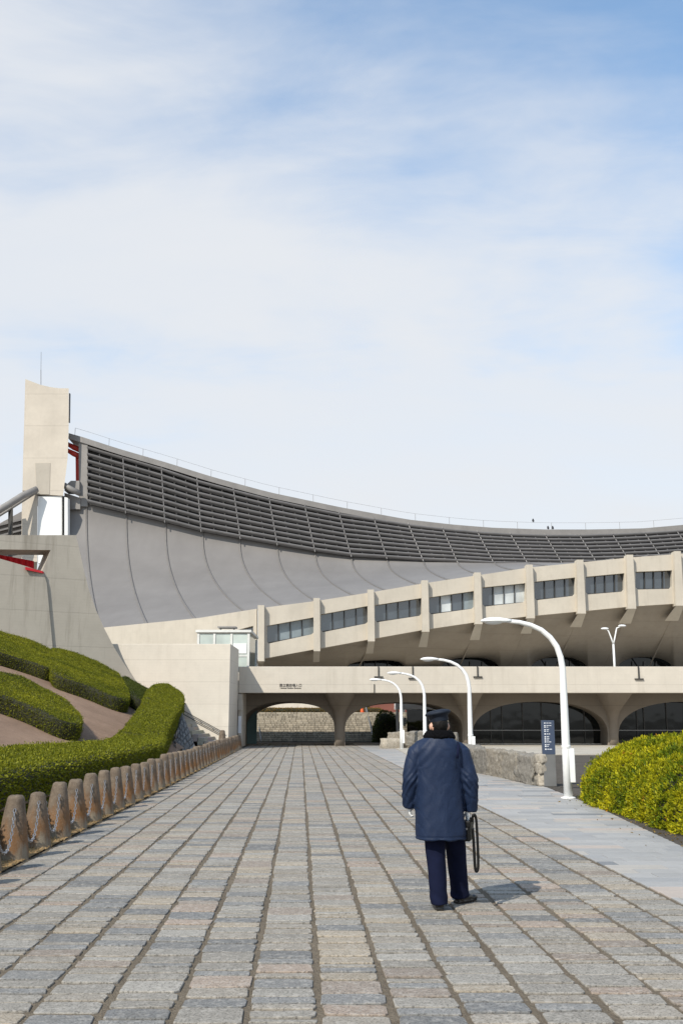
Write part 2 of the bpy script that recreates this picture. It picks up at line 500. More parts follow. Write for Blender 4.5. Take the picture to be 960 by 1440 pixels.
M['core'] = plain('hedge_twigs', (0.022, 0.022, 0.010), 0.9, var=0.4, vscale=14)
M['straw'] = leaf_mat('dry_grass_blade', 0.7, 0.2)

# ------------------------------------------------------------------ the setting: ground, path, sidewalk
PATH_K = -0.0405
PW, NSTRIP = 0.4156, 16
PX_LEFT = -3.20
def path_x(s, l): return PX_LEFT + s + PATH_K * l
PATH_W = NSTRIP * PW
XR_Y = [-30, 8, 13.7, 19.6, 25.2, 31.5, 36, 45, 58, 75]
XR_X = [4.2, 4.35, 4.47, 4.84, 5.0, 4.30, 4.25, 4.15, 3.9, 3.7]
def side_x(l): return interp(l, XR_Y, XR_X)

def sheet(name, poly, z, mat, th=0.0):
    mb = MB(); n = len(poly)
    mb.add([(p[0], p[1], z) for p in poly], [tuple(range(n))])
    o = mb.build(name, mat, fix=False)
    return tag(o, kind='structure')
sheet('ground', [(-1500, -600), (1500, -600), (1500, 2600), (-1500, 2600)], -0.06, M['ground'])
path = sheet('path', [(path_x(-0.05, -30), -30), (path_x(PATH_W + 0.03, -30), -30), (path_x(PATH_W + 0.03, 72), 72), (path_x(-0.05, 72), 72)], -0.012, M['joint'])
ls = [-30, 8, 13.7, 19.6, 25.2, 31.5, 36, 45, 58, 72]
sidewalk = sheet('sidewalk', [(path_x(PATH_W + 0.03, l), l) for l in ls] + [(side_x(l), l) for l in reversed(ls)], -0.012, M['joint'])

def paver_geo(x0, x1, l0, l1, gap, jit, top, fx, chop=0.03, bev=0.010, dep=0.03):
    """one stone: irregular 12-gon top, bevelled; fx maps (s,l)->X"""
    a0, a1, b0, b1 = x0 + gap[0] / 2, x1 - gap[0] / 2, l0 + gap[1] / 2, l1 - gap[1] / 2
    c = min(chop, (b1 - b0) * 0.22)
    j = lambda k=1.0: random.uniform(-jit, jit) * k
    m1, m2 = a0 + (a1 - a0) * random.uniform(0.25, 0.4), a0 + (a1 - a0) * random.uniform(0.6, 0.75)
    pts = [(a0 + c * random.uniform(.3, 1), b0 + j(.6)), (m1, b0 + j()), (m2, b0 + j()), (a1 - c * random.uniform(.3, 1), b0 + j(.6)),
           (a1 + j(.6), b0 + c * random.uniform(.3, 1)), (a1 + j(), b1 - c * random.uniform(.3, 1)),
           (a1 - c * random.uniform(.3, 1), b1 + j(.6)), (m2, b1 + j()), (m1, b1 + j()), (a0 + c * random.uniform(.3, 1), b1 + j(.6)),
           (a0 + j(.6), b1 - c * random.uniform(.3, 1)), (a0 + j(), b0 + c * random.uniform(.3, 1))]
    cx, cy = (a0 + a1) / 2, (b0 + b1) / 2
    tx, ty = random.uniform(-1, 1) * top, random.uniform(-1, 1) * top
    z0 = random.uniform(-1, 1) * top
    v = []
    for inset, dz in ((bev, 0.0), (bev * 0.35, -bev * 0.35), (0, -bev), (0, -dep)):
        for (p, q) in pts:
            dx, dy = p - cx, q - cy
            L = math.hypot(dx, dy) + 1e-6
            x, y = p - dx / L * inset, q - dy / L * inset
            z = z0 + dz + (tx * dx / max(.1, a1 - a0) + ty * dy / max(.1, b1 - b0)) * (1 if dz > -dep else 0)
            v.append((fx(x, y), y, z))
    n = len(pts)
    f = [tuple(range(n))]
    for r in range(3):
        for k in range(n):
            f.append((r*n + k, (r+1)*n + k, (r+1)*n + (k+1) % n, r*n + (k+1) % n))
    return v, f
PAL = [((.262, .243, .212), 6), ((.205, .207, .205), 4), ((.288, .258, .216), 6), ((.345, .292, .222), 2.6), ((.335, .262, .208), 2.2), ((.150, .155, .158), 2.4), ((.315, .296, .262), 4), ((.262, .214, .175), 1.6)]
_pc, _pw = [p[0] for p in PAL], [p[1] for p in PAL]
def stone_tint(var=0.1, pal=None):
    c = random.choices(_pc, _pw)[0] if pal is None else random.choices([p[0] for p in pal], [p[1] for p in pal])[0]
    k = random.uniform(1 - var, 1 + var)
    if pal is None: c = tuple(x * .8 + m * .2 for x, m in zip(c, (.265, .245, .215)))
    return tuple(x * k for x in c)
# setts: rows across the path, ranked by nearness; the 300 that show largest are objects of their own
setts = []
for k in range(NSTRIP):
    l = 3.2 + random.uniform(0, .2)
    while l < 68:
        d = random.choices([random.uniform(.09, .14), random.uniform(.15, .21), random.uniform(.21, .27), random.uniform(.27, .33)], [2, 5, 5, 2])[0]
        setts.append((k * PW, (k + 1) * PW, l, l + d)); l += d
def show(it):
    x, y = path_x((it[0] + it[1]) / 2, it[2]), (it[2] + it[3]) / 2
    px, py = PXof(x, y, 0)
    inside = -20 < px < 980 and py < 1455
    return -1 if not inside else (it[3] - it[2]) / y ** 3 * 1000
order = sorted(range(len(setts)), key=lambda i: -show(setts[i]))
near = set(order[:300])
rv, rf, rc = [], [], []
for i, (a, b, c, d) in enumerate(setts):
    wob = 0.006 * math.sin(c * 1.3 + a * 5)
    far = c > 30
    v, f = paver_geo(a + wob + random.uniform(-.006, .006), b + wob + random.uniform(-.006, .006), c, d, (0.042, 0.040), 0.009, 0.003, path_x, chop=0.034, bev=0.005)
    t = stone_tint()
    if i in near:
        mesh_obj('paver', v, f, M['paver'], path, smooth=False, colors=[t] * len(v))
    else:
        o = len(rv); rv += v; rf += [tuple(q + o for q in g) for g in f]; rc += [t] * len(v)
tag(mesh_obj('far_pavers', rv, rf, M['paver'], path, colors=rc), kind='stuff')
# smooth slabs of the sidewalk
SPAL = [((.325, .320, .310), 8), ((.352, .345, .332), 7), ((.298, .297, .294), 5), ((.41, .352, .305), 1.8), ((.19, .197, .205), 1.1), ((.395, .368, .33), 3)]
slabs = []
l = 3.0; row = 0
while l < 68:
    d = 0.30
    x = path_x(PATH_W + 0.035, l + d / 2)
    xe = side_x(l + d / 2)
    x -= random.uniform(0, 0.6); first = True
    while x < xe:
        w = random.choice([.45, .6, .75, .9])
        a, b = max(x, path_x(PATH_W + 0.035, l + d / 2)), min(x + w, xe)
        if b - a > 0.06: slabs.append((a, b, l, l + d))
        x += w
    l += d; row += 1
def show2(it):
    px, py = PXof((it[0] + it[1]) / 2, (it[2] + it[3]) / 2, 0)
    return -1 if not (-20 < px < 985 and py < 1455) else (it[1] - it[0]) / it[2] ** 3
order = sorted(range(len(slabs)), key=lambda i: -show2(slabs[i]))
near = set(order[:300])
rv, rf, rc = [], [], []
for i, (a, b, c, d) in enumerate(slabs):
    z = random.uniform(-.001, .001) + 0.002
    e = 0.003
    v = [(a+e, c+e, z-.002), (b-e, c+e, z-.002), (b-e, d-e, z-.002), (a+e, d-e, z-.002)]
    v = [(a+e+.003, c+e+.003, z), (b-e-.003, c+e+.003, z), (b-e-.003, d-e-.003, z), (a+e+.003, d-e-.003, z)] + v + [(p[0], p[1], z - .03) for p in v]
    f = [(0,1,2,3)] + [(k, 4+k, 4+(k+1)%4, (k+1)%4) for k in range(4)] + [(4+k, 8+k, 8+(k+1)%4, 4+(k+1)%4) for k in range(4)]
    t = stone_tint(0.05, SPAL)
    if i in near: mesh_obj('slab', v, f, M['slab'], sidewalk, colors=[t] * 12)
    else:
        o = len(rv); rv += v; rf += [tuple(q + o for q in g) for g in f]; rc += [t] * 12
tag(mesh_obj('far_slabs', rv, rf, M['slab'], sidewalk, colors=rc), kind='stuff')

# pale apron in front of the arcade, verge and kerb strips
tag(MB().box(3.0, 60, 47, 71, -0.5, 0.03).build('forecourt', M['apron']), kind='structure')
vl = [-20, 5, 15, 25, 40, 52]
verge_poly = [(path_x(-1.1, l), l) for l in vl] + [(path_x(-0.06, l), l) for l in reversed(vl)]
sheet('verge', verge_poly, 0.004, M['drygrass'])
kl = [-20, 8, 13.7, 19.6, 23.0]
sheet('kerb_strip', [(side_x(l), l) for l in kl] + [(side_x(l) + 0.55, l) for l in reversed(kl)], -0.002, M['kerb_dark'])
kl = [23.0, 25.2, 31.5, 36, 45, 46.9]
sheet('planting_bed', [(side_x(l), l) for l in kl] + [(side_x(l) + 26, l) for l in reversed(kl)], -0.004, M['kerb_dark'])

# ------------------------------------------------------------------ embankment
def smooth01(x): x = max(0.0, min(1.0, x)); return x * x * (3 - 2 * x)
def left_s(X, Y): return -(X - PATH_K * Y) + PX_LEFT
def terrain(X, Y):
    s = left_s(X, Y)
    z = 0.365 * max(0.0, s - 2.3)
    z += 0.086 * max(0.0, Y - 30.0) * smooth01((s - 0.6) / 1.0)
    return z
def hit(px, py, h):                      # sight line meets the slope lifted by h
    d = ray(px, py)
    t, dt = 8.0, 0.1
    while t < 80:
        X, Y, Z = d.x * t, d.y * t, CAMH + d.z * t
        if Z < terrain(X, Y) + h or Y > 57: break
        t += dt
    return Vector((d.x * t, d.y * t, CAMH + d.z * t))
def embank():
    xs = np.arange(-34, -3.2, 0.5); ys = np.arange(4, 56.5, 0.6)
    v, f, idx = [], [], {}
    for i, x in enumerate(xs):
        for j, y in enumerate(ys):
            s = left_s(x, y)
            if s < 0.6: continue
            if y > 38 and s < 1.0 + 0.115 * (y - 38): continue          # cut for the stair pit
            idx[i, j] = len(v)
            z = terrain(x, y) + 0.05 * mnoise.noise(Vector((x * .7, y * .7, 0))) * min(1, max(0, s - 1.2)) + 0.002
            v.append((x, y, z))
    for i in range(len(xs) - 1):
        for j in range(len(ys) - 1):
            k = [(i, j), (i+1, j), (i+1, j+1), (i, j+1)]
            if all(q in idx for q in k): f.append(tuple(idx[q] for q in k))
    return mesh_obj('embankment', v, f, M['soil'], smooth=True)
tag(embank(), kind='structure')

def quads_leaves(pos, nor, size, cols, spread=0.9, aspect=0.55, up=0.0):
    """numpy: one folded leaf (two triangles sharing the midrib => kite quad) per point"""
    n = len(pos)
    rnd = RNG.normal(size=(n, 3)); rnd /= np.linalg.norm(rnd, axis=1, keepdims=True)
    ax = nor + rnd * spread; ax[:, 2] += up
    ax /= np.linalg.norm(ax, axis=1, keepdims=True)
    r2 = RNG.normal(size=(n, 3))
    sd = np.cross(ax, r2); sd /= np.linalg.norm(sd, axis=1, keepdims=True)
    L = size * RNG.uniform(0.7, 1.3, n)[:, None]
    w = L * aspect * 0.5
    a = pos - ax * L * 0.2
    tip = pos + ax * L * 0.8
    m = pos + ax * L * 0.3
    v = np.stack([a, m + sd * w, tip, m - sd * w], axis=1).reshape(-1, 3)
    f = np.arange(n * 4).reshape(n, 4)
    return v, f, np.repeat(cols, 4, axis=0)
def sample_mesh(v, tris, count):
    v = np.asarray(v); tris = np.asarray(tris)
    a, b, c = v[tris[:, 0]], v[tris[:, 1]], v[tris[:, 2]]
    cr = np.cross(b - a, c - a); ar = np.linalg.norm(cr, axis=1) * 0.5
    nn = cr / np.maximum(1e-9, ar * 2)[:, None]
    i = RNG.choice(len(tris), count, p=ar / ar.sum())
    u, w = RNG.random(count), RNG.random(count)
    fl = u + w > 1; u[fl], w[fl] = 1 - u[fl], 1 - w[fl]
    return a[i] + (b[i] - a[i]) * u[:, None] + (c[i] - a[i]) * w[:, None], nn[i]
def area_of(v, tris):
    v = np.asarray(v); t = np.asarray(tris)
    return float(np.linalg.norm(np.cross(v[t[:, 1]] - v[t[:, 0]], v[t[:, 2]] - v[t[:, 0]]), axis=1).sum() * 0.5)
def leaf_cols(pos, base, tip, mixn=0.5, freq=0.8):
    n = len(pos)
    f = np.clip(RNG.normal(0.5, 0.24, n), 0, 1)
    lo = np.array([mnoise.noise(Vector((p[0] * freq, p[1] * freq, p[2] * freq))) for p in pos]) if n < 160000 else np.zeros(n)
    f = np.clip(f + lo * mixn, 0, 1)[:, None]
    c = np.array(base) * (1 - f) + np.array(tip) * f
    return c * RNG.uniform(0.75, 1.25, n)[:, None]
def resample(poly, step):
    out = []
    n = len(poly)
    for i in range(n):
        a, b = Vector(poly[i]), Vector(poly[(i + 1) % n])
        m = max(1, int(round((b - a).length / step)))
        for k in range(m): out.append(a + (b - a) * k / m)
    return out
def smooth_poly(poly, it=2):
    for _ in range(it):
        n = len(poly)
        poly = [(poly[i - 1] + poly[i] * 2 + poly[(i + 1) % n]) / 4 for i in range(n)]
    return poly
def hedge(name_label, pix, H, leaf, dens, grp, tip=(0.25, 0.245, 0.016), base=(0.06, 0.08, 0.008), world_xy=None, step=0.3):
    if world_xy is None:
        xy = [hit(p[0], p[1], H).xy for p in pix]
    else: xy = [Vector(p) for p in world_xy]
    ar = sum(xy[i].x * xy[(i+1) % len(xy)].y - xy[(i+1) % len(xy)].x * xy[i].y for i in range(len(xy)))
    if ar < 0: xy = xy[::-1]
    xy = smooth_poly(resample(xy, step), 2)
    n = len(xy)
    nor = []
    for i in range(n):
        d = xy[(i + 1) % n] - xy[i - 1]; d.normalize()
        nor.append(Vector((d.y, -d.x)))
    rings = [(-.03, -0.08), (0.05, 0.35 * H), (0.06, 0.86 * H), (0.03, 0.95 * H), (-0.05, 0.995 * H), (-0.2, H)]
    v = []
    for off, z in rings:
        for i in range(n):
            p = xy[i] + nor[i] * off
            hh = z + (0.05 * mnoise.noise(Vector((p.x * 1.1, p.y * 1.1, z * 2))) + .03 * mnoise.noise(Vector((p.x * 4, p.y * 4, z * 4))) if z > 0 else 0)
            v.append((p.x, p.y, terrain(xy[i].x, xy[i].y) + hh))
    tris = []
    for r in range(len(rings) - 1):
        for i in range(n):
            a, b = r*n + i, r*n + (i+1) % n
            tris += [(a, b, b + n), (a, b + n, a + n)]
    last = (len(rings) - 1) * n
    top = tessellate_polygon([[Vector((v[last + i][0], v[last + i][1], 0)) for i in range(n)]])
    for t in top:
        a, b, c = [Vector(v[last + q]) for q in t]
        if (b - a).cross(c - a).z < 0: t = (t[0], t[2], t[1])
        tris.append(tuple(last + q for q in t))
    cen = sum(xy, Vector((0, 0))) / n
    root = thing('hedge', name_label, 'hedge', (cen.x, cen.y, terrain(cen.x, cen.y)), grp)
    cv = np.array(v)
    mesh_obj('twigs', cv, np.array(tris), M['core'], root)
    cnt = int(area_of(v, tris) * dens)
    pos, nn = sample_mesh(v, tris, cnt)
    pos = pos + nn * np.where(RNG.random(cnt) < .04, RNG.uniform(.03, .10, cnt), RNG.uniform(-0.03, 0.04, cnt))[:, None]
    cols = leaf_cols(pos, base, tip)
    lv, lf, lc = quads_leaves(pos, nn, leaf, cols, 0.75)
    tag(mesh_obj('foliage', lv, lf, M['leaf'], root, colors=lc), kind='stuff')
    return root
G_H = None
HS = [(0.80, 6), (0.80, 20), (0.82, 28), (0.95, 30.5), (1.30, 33.5), (1.78, 39.5), (2.2, 45.5), (2.62, 50), (2.95, 51.5), (3.6, 51.8), (4.0, 50), (3.8, 46.5), (3.1, 40.5), (2.75, 36), (2.5, 33), (2.4, 28), (2.6, 20), (2.6, 6)]
hedge('long clipped green hedge running behind the bollards and turning uphill at its end', None, 0.96, 0.042, 1900, G_H,
      world_xy=[(PX_LEFT - a + PATH_K * b, b) for a, b in HS])
hedge('low clipped hedge strip along the foot of the weathered grey flared wall',
      [(-80, 866), (0, 889), (45, 902), (70, 911), (70, 940), (35, 927), (0, 916), (-80, 893)], 0.6, 0.045, 1700, G_H)
hedge('clipped hedge mound with rounded end on the slope under the grey flared wall',
      [(73, 911), (124, 923), (165, 946), (181, 972), (177, 983), (165, 981), (124, 964), (78, 948), (73, 941)], 0.6, 0.045, 1700, G_H)
hedge('small dark clipped hedge squeezed against the pale concrete wall',
      [(172, 951), (190, 958), (211, 971), (211, 982), (198, 984), (184, 976)], 0.6, 0.045, 1700, G_H, tip=(0.085, 0.10, 0.018), base=(0.03, 0.045, 0.01))
hedge('clipped hedge tongue in the middle of the bare brown slope',
      [(-80, 925), (0, 946), (37, 955), (86, 979), (110, 1002), (113, 1010), (108, 1017), (86, 1013), (45, 993), (0, 977), (-80, 952)], 0.6, 0.045, 1700, G_H)

# ------------------------------------------------------------------ gymnasium
gym = thing('gymnasium', 'huge gymnasium with sweeping grey hung roof, louvred ridge and tall concrete pylon', 'gymnasium', (0, 84, 0))
def Yr(px): return 84.0 + (px - 367) * 0.0103 if px > 367 else 84.0
T_X = [130, 150, 280, 367, 445, 521, 597, 671, 744, 815, 885, 952, 1020, 1090]
T_Y = [885, 882, 869, 855, 845, 833, 820, 809, 798, 791, 784, 779, 774, 770]
B_X = [360, 377, 440, 451, 512, 528, 590, 603, 665, 678, 735, 751, 808, 825, 880, 896, 946, 1020, 1090]
B_Y = [928, 925, 914, 911, 900, 898, 887, 884, 876, 873, 867, 866, 861, 858, 853, 853, 849, 845, 842]
rtop = lambda px: interp(px, T_X, T_Y)
rbot = lambda px: interp(px, B_X, B_Y)
RIB = [367, 445, 521, 597, 671, 744, 815, 885, 952, 1020, 1090]
FOOT = [937, 931, 919, 910, 900, 891, 882, 877, 873, 869, 866]
WIN = [((375, 880), (441, 868), (441, 892), (375, 905)), ((451, 864), (517, 852), (517, 877), (451, 889)),
       ((527, 851), (592, 841), (592, 866), (527, 875)), ((603, 840), (666, 831), (666, 856), (603, 864)),
       ((678, 826), (738, 820), (738, 847), (678, 853)), ((751, 818), (808, 812), (808, 838), (751, 844)),
       ((823, 811), (877, 806), (877, 832), (823, 836)), ((893, 804), (944, 802), (944, 828), (893, 829)),
       ((960, 800), (1012, 797), (1012, 824), (960, 827)), ((1028, 795), (1082, 792), (1082, 819), (1028, 823))]
MB().slab([(110, 888), (150, 882), (280, 869), (361, 856), (361, 965), (110, 965)], [[(322, 889), (356, 880), (356, 912), (322, 912)]], 84.0, (0, 0.8, 0)).build('end_wall', M['ringc'], gym)
MB().slab([(318, 886), (360, 876), (360, 915), (318, 915)], [], 84.6, (0, 0.1, 0)).build('end_window', M['glass'], gym)
PANEM = 'dbbg dddd dddd dwdb dwww dddd dddd dddd dddd dddd'.split()
for i in range(len(RIB) - 1):
    x0, x1 = RIB[i], RIB[i + 1]
    tl, tr, br, bl = WIN[i]
    c = 3.0
    hole = [tl, tr, (br[0], br[1] - c), (br[0] - c, br[1]), (bl[0] + c, bl[1]), (bl[0], bl[1] - c)]
    MB().slab([(x0 + .4, rtop(x0)), (x1 - .4, rtop(x1)), (x1 - .4, rbot(x1)), (x0 + .4, rbot(x0))], [hole], Yr, (0, 0.75, 0)).build('bay_panel', M['ringc'], gym)
    # window: dark frame, four panes and mullions
    fr = MB()
    L = lambda a, b, t: (a[0] + (b[0] - a[0]) * t, a[1] + (b[1] - a[1]) * t)
    for t in (0.25, 0.5, 0.75):
        a, b = L(tl, tr, t), L(bl, br, t)
        fr.slab([(a[0] - .6, a[1] - 2), (a[0] + .6, a[1] - 2), (b[0] + .6, b[1] + 2), (b[0] - .6, b[1] + 2)], [], lambda p: Yr(p) + 0.40, (0, 0.12, 0))
    for a, b in ((tl, tr), (bl, br)):
        fr.slab([(a[0] - 2, a[1] - .8), (b[0] + 2, b[1] - .8), (b[0] + 2, b[1] + .8), (a[0] - 2, a[1] + .8)], [], lambda p: Yr(p) + 0.42, (0, 0.1, 0))
    w = fr.build('window', M['dark_metal'], gym)
    for k in range(4):
        a, b, c2, d = L(tl, tr, k / 4), L(tl, tr, (k + 1) / 4), L(bl, br, (k + 1) / 4), L(bl, br, k / 4)
        e = 0.35
        mt = {'d': M['glass'], 'b': M['blind_grey'], 'g': M['blind_grey'], 'w': M['blind']}[PANEM[i][k]]
        lo, hi = (-2 if k == 0 else e), (2 if k == 3 else -e)
        MB().slab([(a[0] + lo, a[1] - 2), (b[0] + hi, b[1] - 2), (c2[0] + hi, c2[1] + 2), (d[0] + lo, d[1] + 2)], [], lambda p: Yr(p) + 0.53, (0, 0.04, 0)).build('pane', mt, w)
for i, x in enumerate(RIB):
    wd = max(0, (x - 367) / 585 * 5)
    t, b = rtop(x) - 4, rbot(x) + 3
    mb = MB().slab([(x - 4.5, t), (x + 4.5, t), (x + 4.5 + wd, b), (x - 4.5 + wd * .35, b)], [], lambda p: Yr(p) - 0.55, (0, 0.95, 0))
    mb.build('rib', M['ringc'], gym)
    dx = max(0, (x - 420) * 0.026)
    yf = FOOT[i]
    up_, dn = [], []
    for px, dy in ((x - 4.3 + wd * .35, -.5), (x + 4.2 + wd, -.5), (x + 4.2 + wd, .7), (x - 4.3 + wd * .35, .7)): up_.append(P(px, b + .1, Yr(x) + dy))
    for px, dy in ((x - 4.3 - dx, .9), (x + 3.5 - dx * .55 + wd, .9), (x + 3.5 - dx * .55 + wd, 1.7), (x - 4.3 - dx, 1.7)): dn.append(P(px, yf, Yr(x) + dy))
    MB().hexa(up_, dn).build('rib_foot', M['ringc'], gym)
# soffit of the stand
ARC = [(528, 42), (661, 43), (785, 42), (906, 41), (1027, 40)]
def arch_px(px):
    for c, h in ARC:
        u = abs(px - c) / h
        if u < 1: return 21.0 * math.sqrt(1 - u ** 2.4)
    return 0.0
cols_px = sorted(set(list(np.arange(362, 1092, 3.5)) + [c + h * s for c, h in ARC for s in (-1, 1)]))
v, f, nv = [], [], 14
for px in cols_px:
    a = P(px, rbot(px), Yr(px) + 0.5)
    b = P(px, 945 - arch_px(px), Yr(px) + 9.0)
    b0 = P(px, 945, Yr(px) + 9.0)
    for k in range(nv + 1):
        t = k / nv
        p = a.lerp(b0, t)
        sag = math.sin(math.pi * t) * 0.9
        p = Vector((p.x, p.y + sag * 0.5, p.z - sag * 0.35)) + (b - b0) * t ** 3
        v.append(p)
for i in range(len(cols_px) - 1):
    for k in range(nv):
        q = i * (nv + 1) + k
        f.append((q, q + 1, q + nv + 2, q + nv + 1))
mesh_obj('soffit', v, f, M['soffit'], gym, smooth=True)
for i in range(1, len(RIB)):           # shallow ribs running down the soffit from each rib foot
    x = RIB[i]
    pts = []
    x2 = x - 18 - (x - 445) * 0.05
    a, b0 = P(x, rbot(x), Yr(x) + 0.5), P(x2, 945, Yr(x2) + 9.0)
    for k in range(9):
        t = 0.12 + .86 * k / 8
        p = a.lerp(b0, t); sag = math.sin(math.pi * t) * 0.9
        pts.append((p.x, p.y + sag * 0.5, p.z - sag * 0.35))
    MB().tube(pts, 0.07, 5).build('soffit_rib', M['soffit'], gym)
for c, h in ARC:
    MB().slab([(c - h, 950), (c - h, 920), (c + h, 920), (c + h, 950)], [], lambda p: Yr(p) + 9.6, (0, .1, 0)).build('lunette_glass', M['glass_black'], gym)
    for k in (-.4, 0, .4):
        MB().slab([(c + h * k - .5, 950), (c + h * k - .5, 930), (c + h * k + .5, 930), (c + h * k + .5, 950)], [], lambda p: Yr(p) + 9.35, (0, .08, 0)).build('lunette_mullion', M['rail_metal'], gym)
MB().box(-24, 48, 92.5, 94, 0, P(600, 944, 92.5).z).build('base_wall', M['concrete'], gym)
# ridge louvres
MUL = [((123, 623), (123, 709)), ((173, 638), (177, 722)), ((227, 654), (232, 735)), ((277, 671), (283, 748)), ((328, 685), (338, 758)), ((378, 698), (390, 767)),
       ((428, 709), (443, 776)), ((476, 719), (494, 783)), ((525, 727), (544, 786)), ((573, 735), (595, 789)), ((621, 741), (643, 791)), ((670, 746), (695, 794)),
       ((716, 749), (743, 795)), ((765, 750.5), (792, 796)), ((813, 750.5), (842, 797)), ((859, 749), (889, 796)), ((904, 747), (936, 794)), ((949, 744), (982, 791)), ((993, 740), (1028, 786))]
NM = len(MUL) - 1
def Yl(u): return 120.0 + 16.0 * u
def LV(i, vv, dy=0.0):                  # i: mullion position (may be fractional), vv 0 top .. 1 bottom
    k = min(int(i), NM - 1); t = i - k
    (ax, ay), (bx, by) = MUL[k]; (cx, cy), (dx, dyy) = MUL[k + 1]
    tx, ty = ax + (cx - ax) * t, ay + (cy - ay) * t
    gx, gy = bx + (dx - bx) * t, by + (dyy - by) * t
    u = i / NM
    return P(tx + (gx - tx) * vv, ty + (gy - ty) * vv, Yl(u) - (0.6 + 3.2 * u) * vv + dy)
v, f = [], []
NSUB = 2
for j in range(NM * NSUB + 1):
    for vv in (0, .33, .66, 1.0): v.append(LV(j / NSUB, vv, 0.55))
for j in range(NM * NSUB):
    for k in range(3):
        q = j * 4 + k; f.append((q, q + 4, q + 5, q + 1))
mesh_obj('louvre_backing', v, f, M['louvre_dark'], gym, smooth=True)
NSL = 9
for i in range(NM):
    for k in range(NSL):
        vv = (k + 0.72) / (NSL + 0.22)
        pts = [LV(i + t, vv, 0.0) for t in (0.006, 0.5, 0.994)]
        MB().tube(pts, (0.24, 0.19), 8, up=(0, 0, 1)).build('slat', M['louvre'], gym, smooth=True) if False else None
        mb = MB()
        ring = []
        prof = [(-0.20, -0.06), (-0.24, 0.06), (-0.16, 0.17), (0.12, 0.20), (0.22, 0.02), (0.12, -0.20), (-0.06, -0.20)]
        n = len(prof)
        for p in pts:
            for (y, z) in prof: ring.append((p.x, p.y + y, p.z + z * 1.1))
        fs = []
        for a in range(2):
            for b in range(n): fs.append((a*n + b, a*n + (b+1) % n, (a+1)*n + (b+1) % n, (a+1)*n + b))
        fs += [tuple(range(n - 1, -1, -1)), tuple(range(2*n, 3*n))]
        mb.add(ring, fs).build('slat', M['louvre'], gym)
    for t in (0.34, 0.67):
        MB().tube([LV(i + t, vv, 0.1) for vv in (0.02, 0.5, 0.98)], 0.045, 4).build('hanger', M['louvre'], gym)
for i in range(1, NM + 1):
    MB().tube([LV(i, vv, -0.12) for vv in (0.0, 0.25, 0.5, 0.75, 1.0)], 0.075, 5).build('mullion', M['louvre'], gym)
MB().slab([(111, 614), (123.5, 618), (123.5, 712), (111.5, 712)], [], 119.8, (0, 2.5, 0)).build('end_post', M['beam'], gym)
BEAM_X = [97, 118, 167, 233, 300, 378, 477, 573, 640, 691, 762, 832, 903, 960, 1020]
BEAM_Y = [609, 615, 631, 650, 671, 692, 713, 730.5, 738, 742, 744.5, 744.5, 743, 738, 733]
def ridge(px, dy=0.0):
    return P(px, interp(px, BEAM_X, BEAM_Y) + dy, Yl(max(0, min(1, (px - 123) / 870))) - 0.4)
bx = list(np.linspace(97, 1000, 48))
v, f = [], []
for px in bx:
    a = ridge(px)
    for (dy, dz) in ((0, -0.72), (0, 0), (0.3, 0.05), (3.5, 0.25), (3.5, -0.8)): v.append((a.x, a.y + dy, a.z + dz))
for i in range(len(bx) - 1):
    for k in range(5):
        f.append((i*5 + k, i*5 + (k+1) % 5, (i+1)*5 + (k+1) % 5, (i+1)*5 + k))
f += [(0, 1, 2, 3, 4), tuple(range((len(bx)-1)*5 + 4, (len(bx)-1)*5 - 1, -1))]
mb = MB(); mb.add(v, f); mb.build('ridge_beam', M['beam'], gym)
bx2 = list(np.linspace(102, 995, 38))
MB().tube([ridge(px) + Vector((0, 1.2, 1.15)) for px in bx2], 0.014, 4).build('roof_rail', M['beam'], gym)
mb = MB()
for px in bx2[::2]:
    a = ridge(px) + Vector((0, 1.2, 0)); mb.tube([a, a + Vector((0, 0, 1.15))], 0.025, 4)
mb.build('roof_rail_posts', M['beam'], gym)
# hung roof between the louvres and the ring: one panel per bay, with raised seams
ST = [(93, 702), (122, 712), (178, 724), (233, 736), (285, 749), (337, 758), (390, 767), (443, 776), (494, 783), (544, 786), (595, 789), (643, 791), (695, 794), (743, 795), (792, 796), (842, 797), (889, 796), (936, 794), (982, 791)]
SB = [(108, 888), (142, 884), (207, 877), (275, 870), (345, 860), (399, 852), (445, 845), (498, 837), (543, 830), (589, 822), (631, 815), (676, 808), (722, 801), (768, 795), (815, 791), (862, 786), (909, 782), (954, 779), (1000, 775)]
def roofpt(i, t):
    k = min(int(i), len(ST) - 2); fr_ = i - k
    lerp = lambda A: (A[k][0] + (A[k+1][0] - A[k][0]) * fr_, A[k][1] + (A[k+1][1] - A[k][1]) * fr_)
    (ax, ay), (bx_, by_) = lerp(ST), lerp(SB)
    b = 1 - (1 - t) ** 1.15
    a = b ** 2.7
    u = max(0.0, (i - 1) / NM)
    y0 = Yl(u) - (0.6 + 3.2 * u) + 0.75
    y1 = Yr(bx_) + 0.8
    return P(ax + (bx_ - ax) * a, ay - 5 + (by_ + 6 - ay) * b, y0 + (y1 - y0) * b ** 2.7)
for i in range(len(ST) - 1):
    v, f, nt_, ns = [], [], 22, 4
    for a in range(ns + 1):
        for k in range(nt_ + 1): v.append(roofpt(i + a / ns, k / nt_))
    for a in range(ns):
        for k in range(nt_):
            q = a * (nt_ + 1) + k; f.append((q, q + 1, q + nt_ + 2, q + nt_ + 1))
    mesh_obj('roof_panel', v, f, M['roof'], gym, smooth=True)
    if i > 0:
        MB().tube([roofpt(i, k / 24) for k in range(25)], 0.13, 5).build('roof_seam', M['seam'], gym, smooth=True)
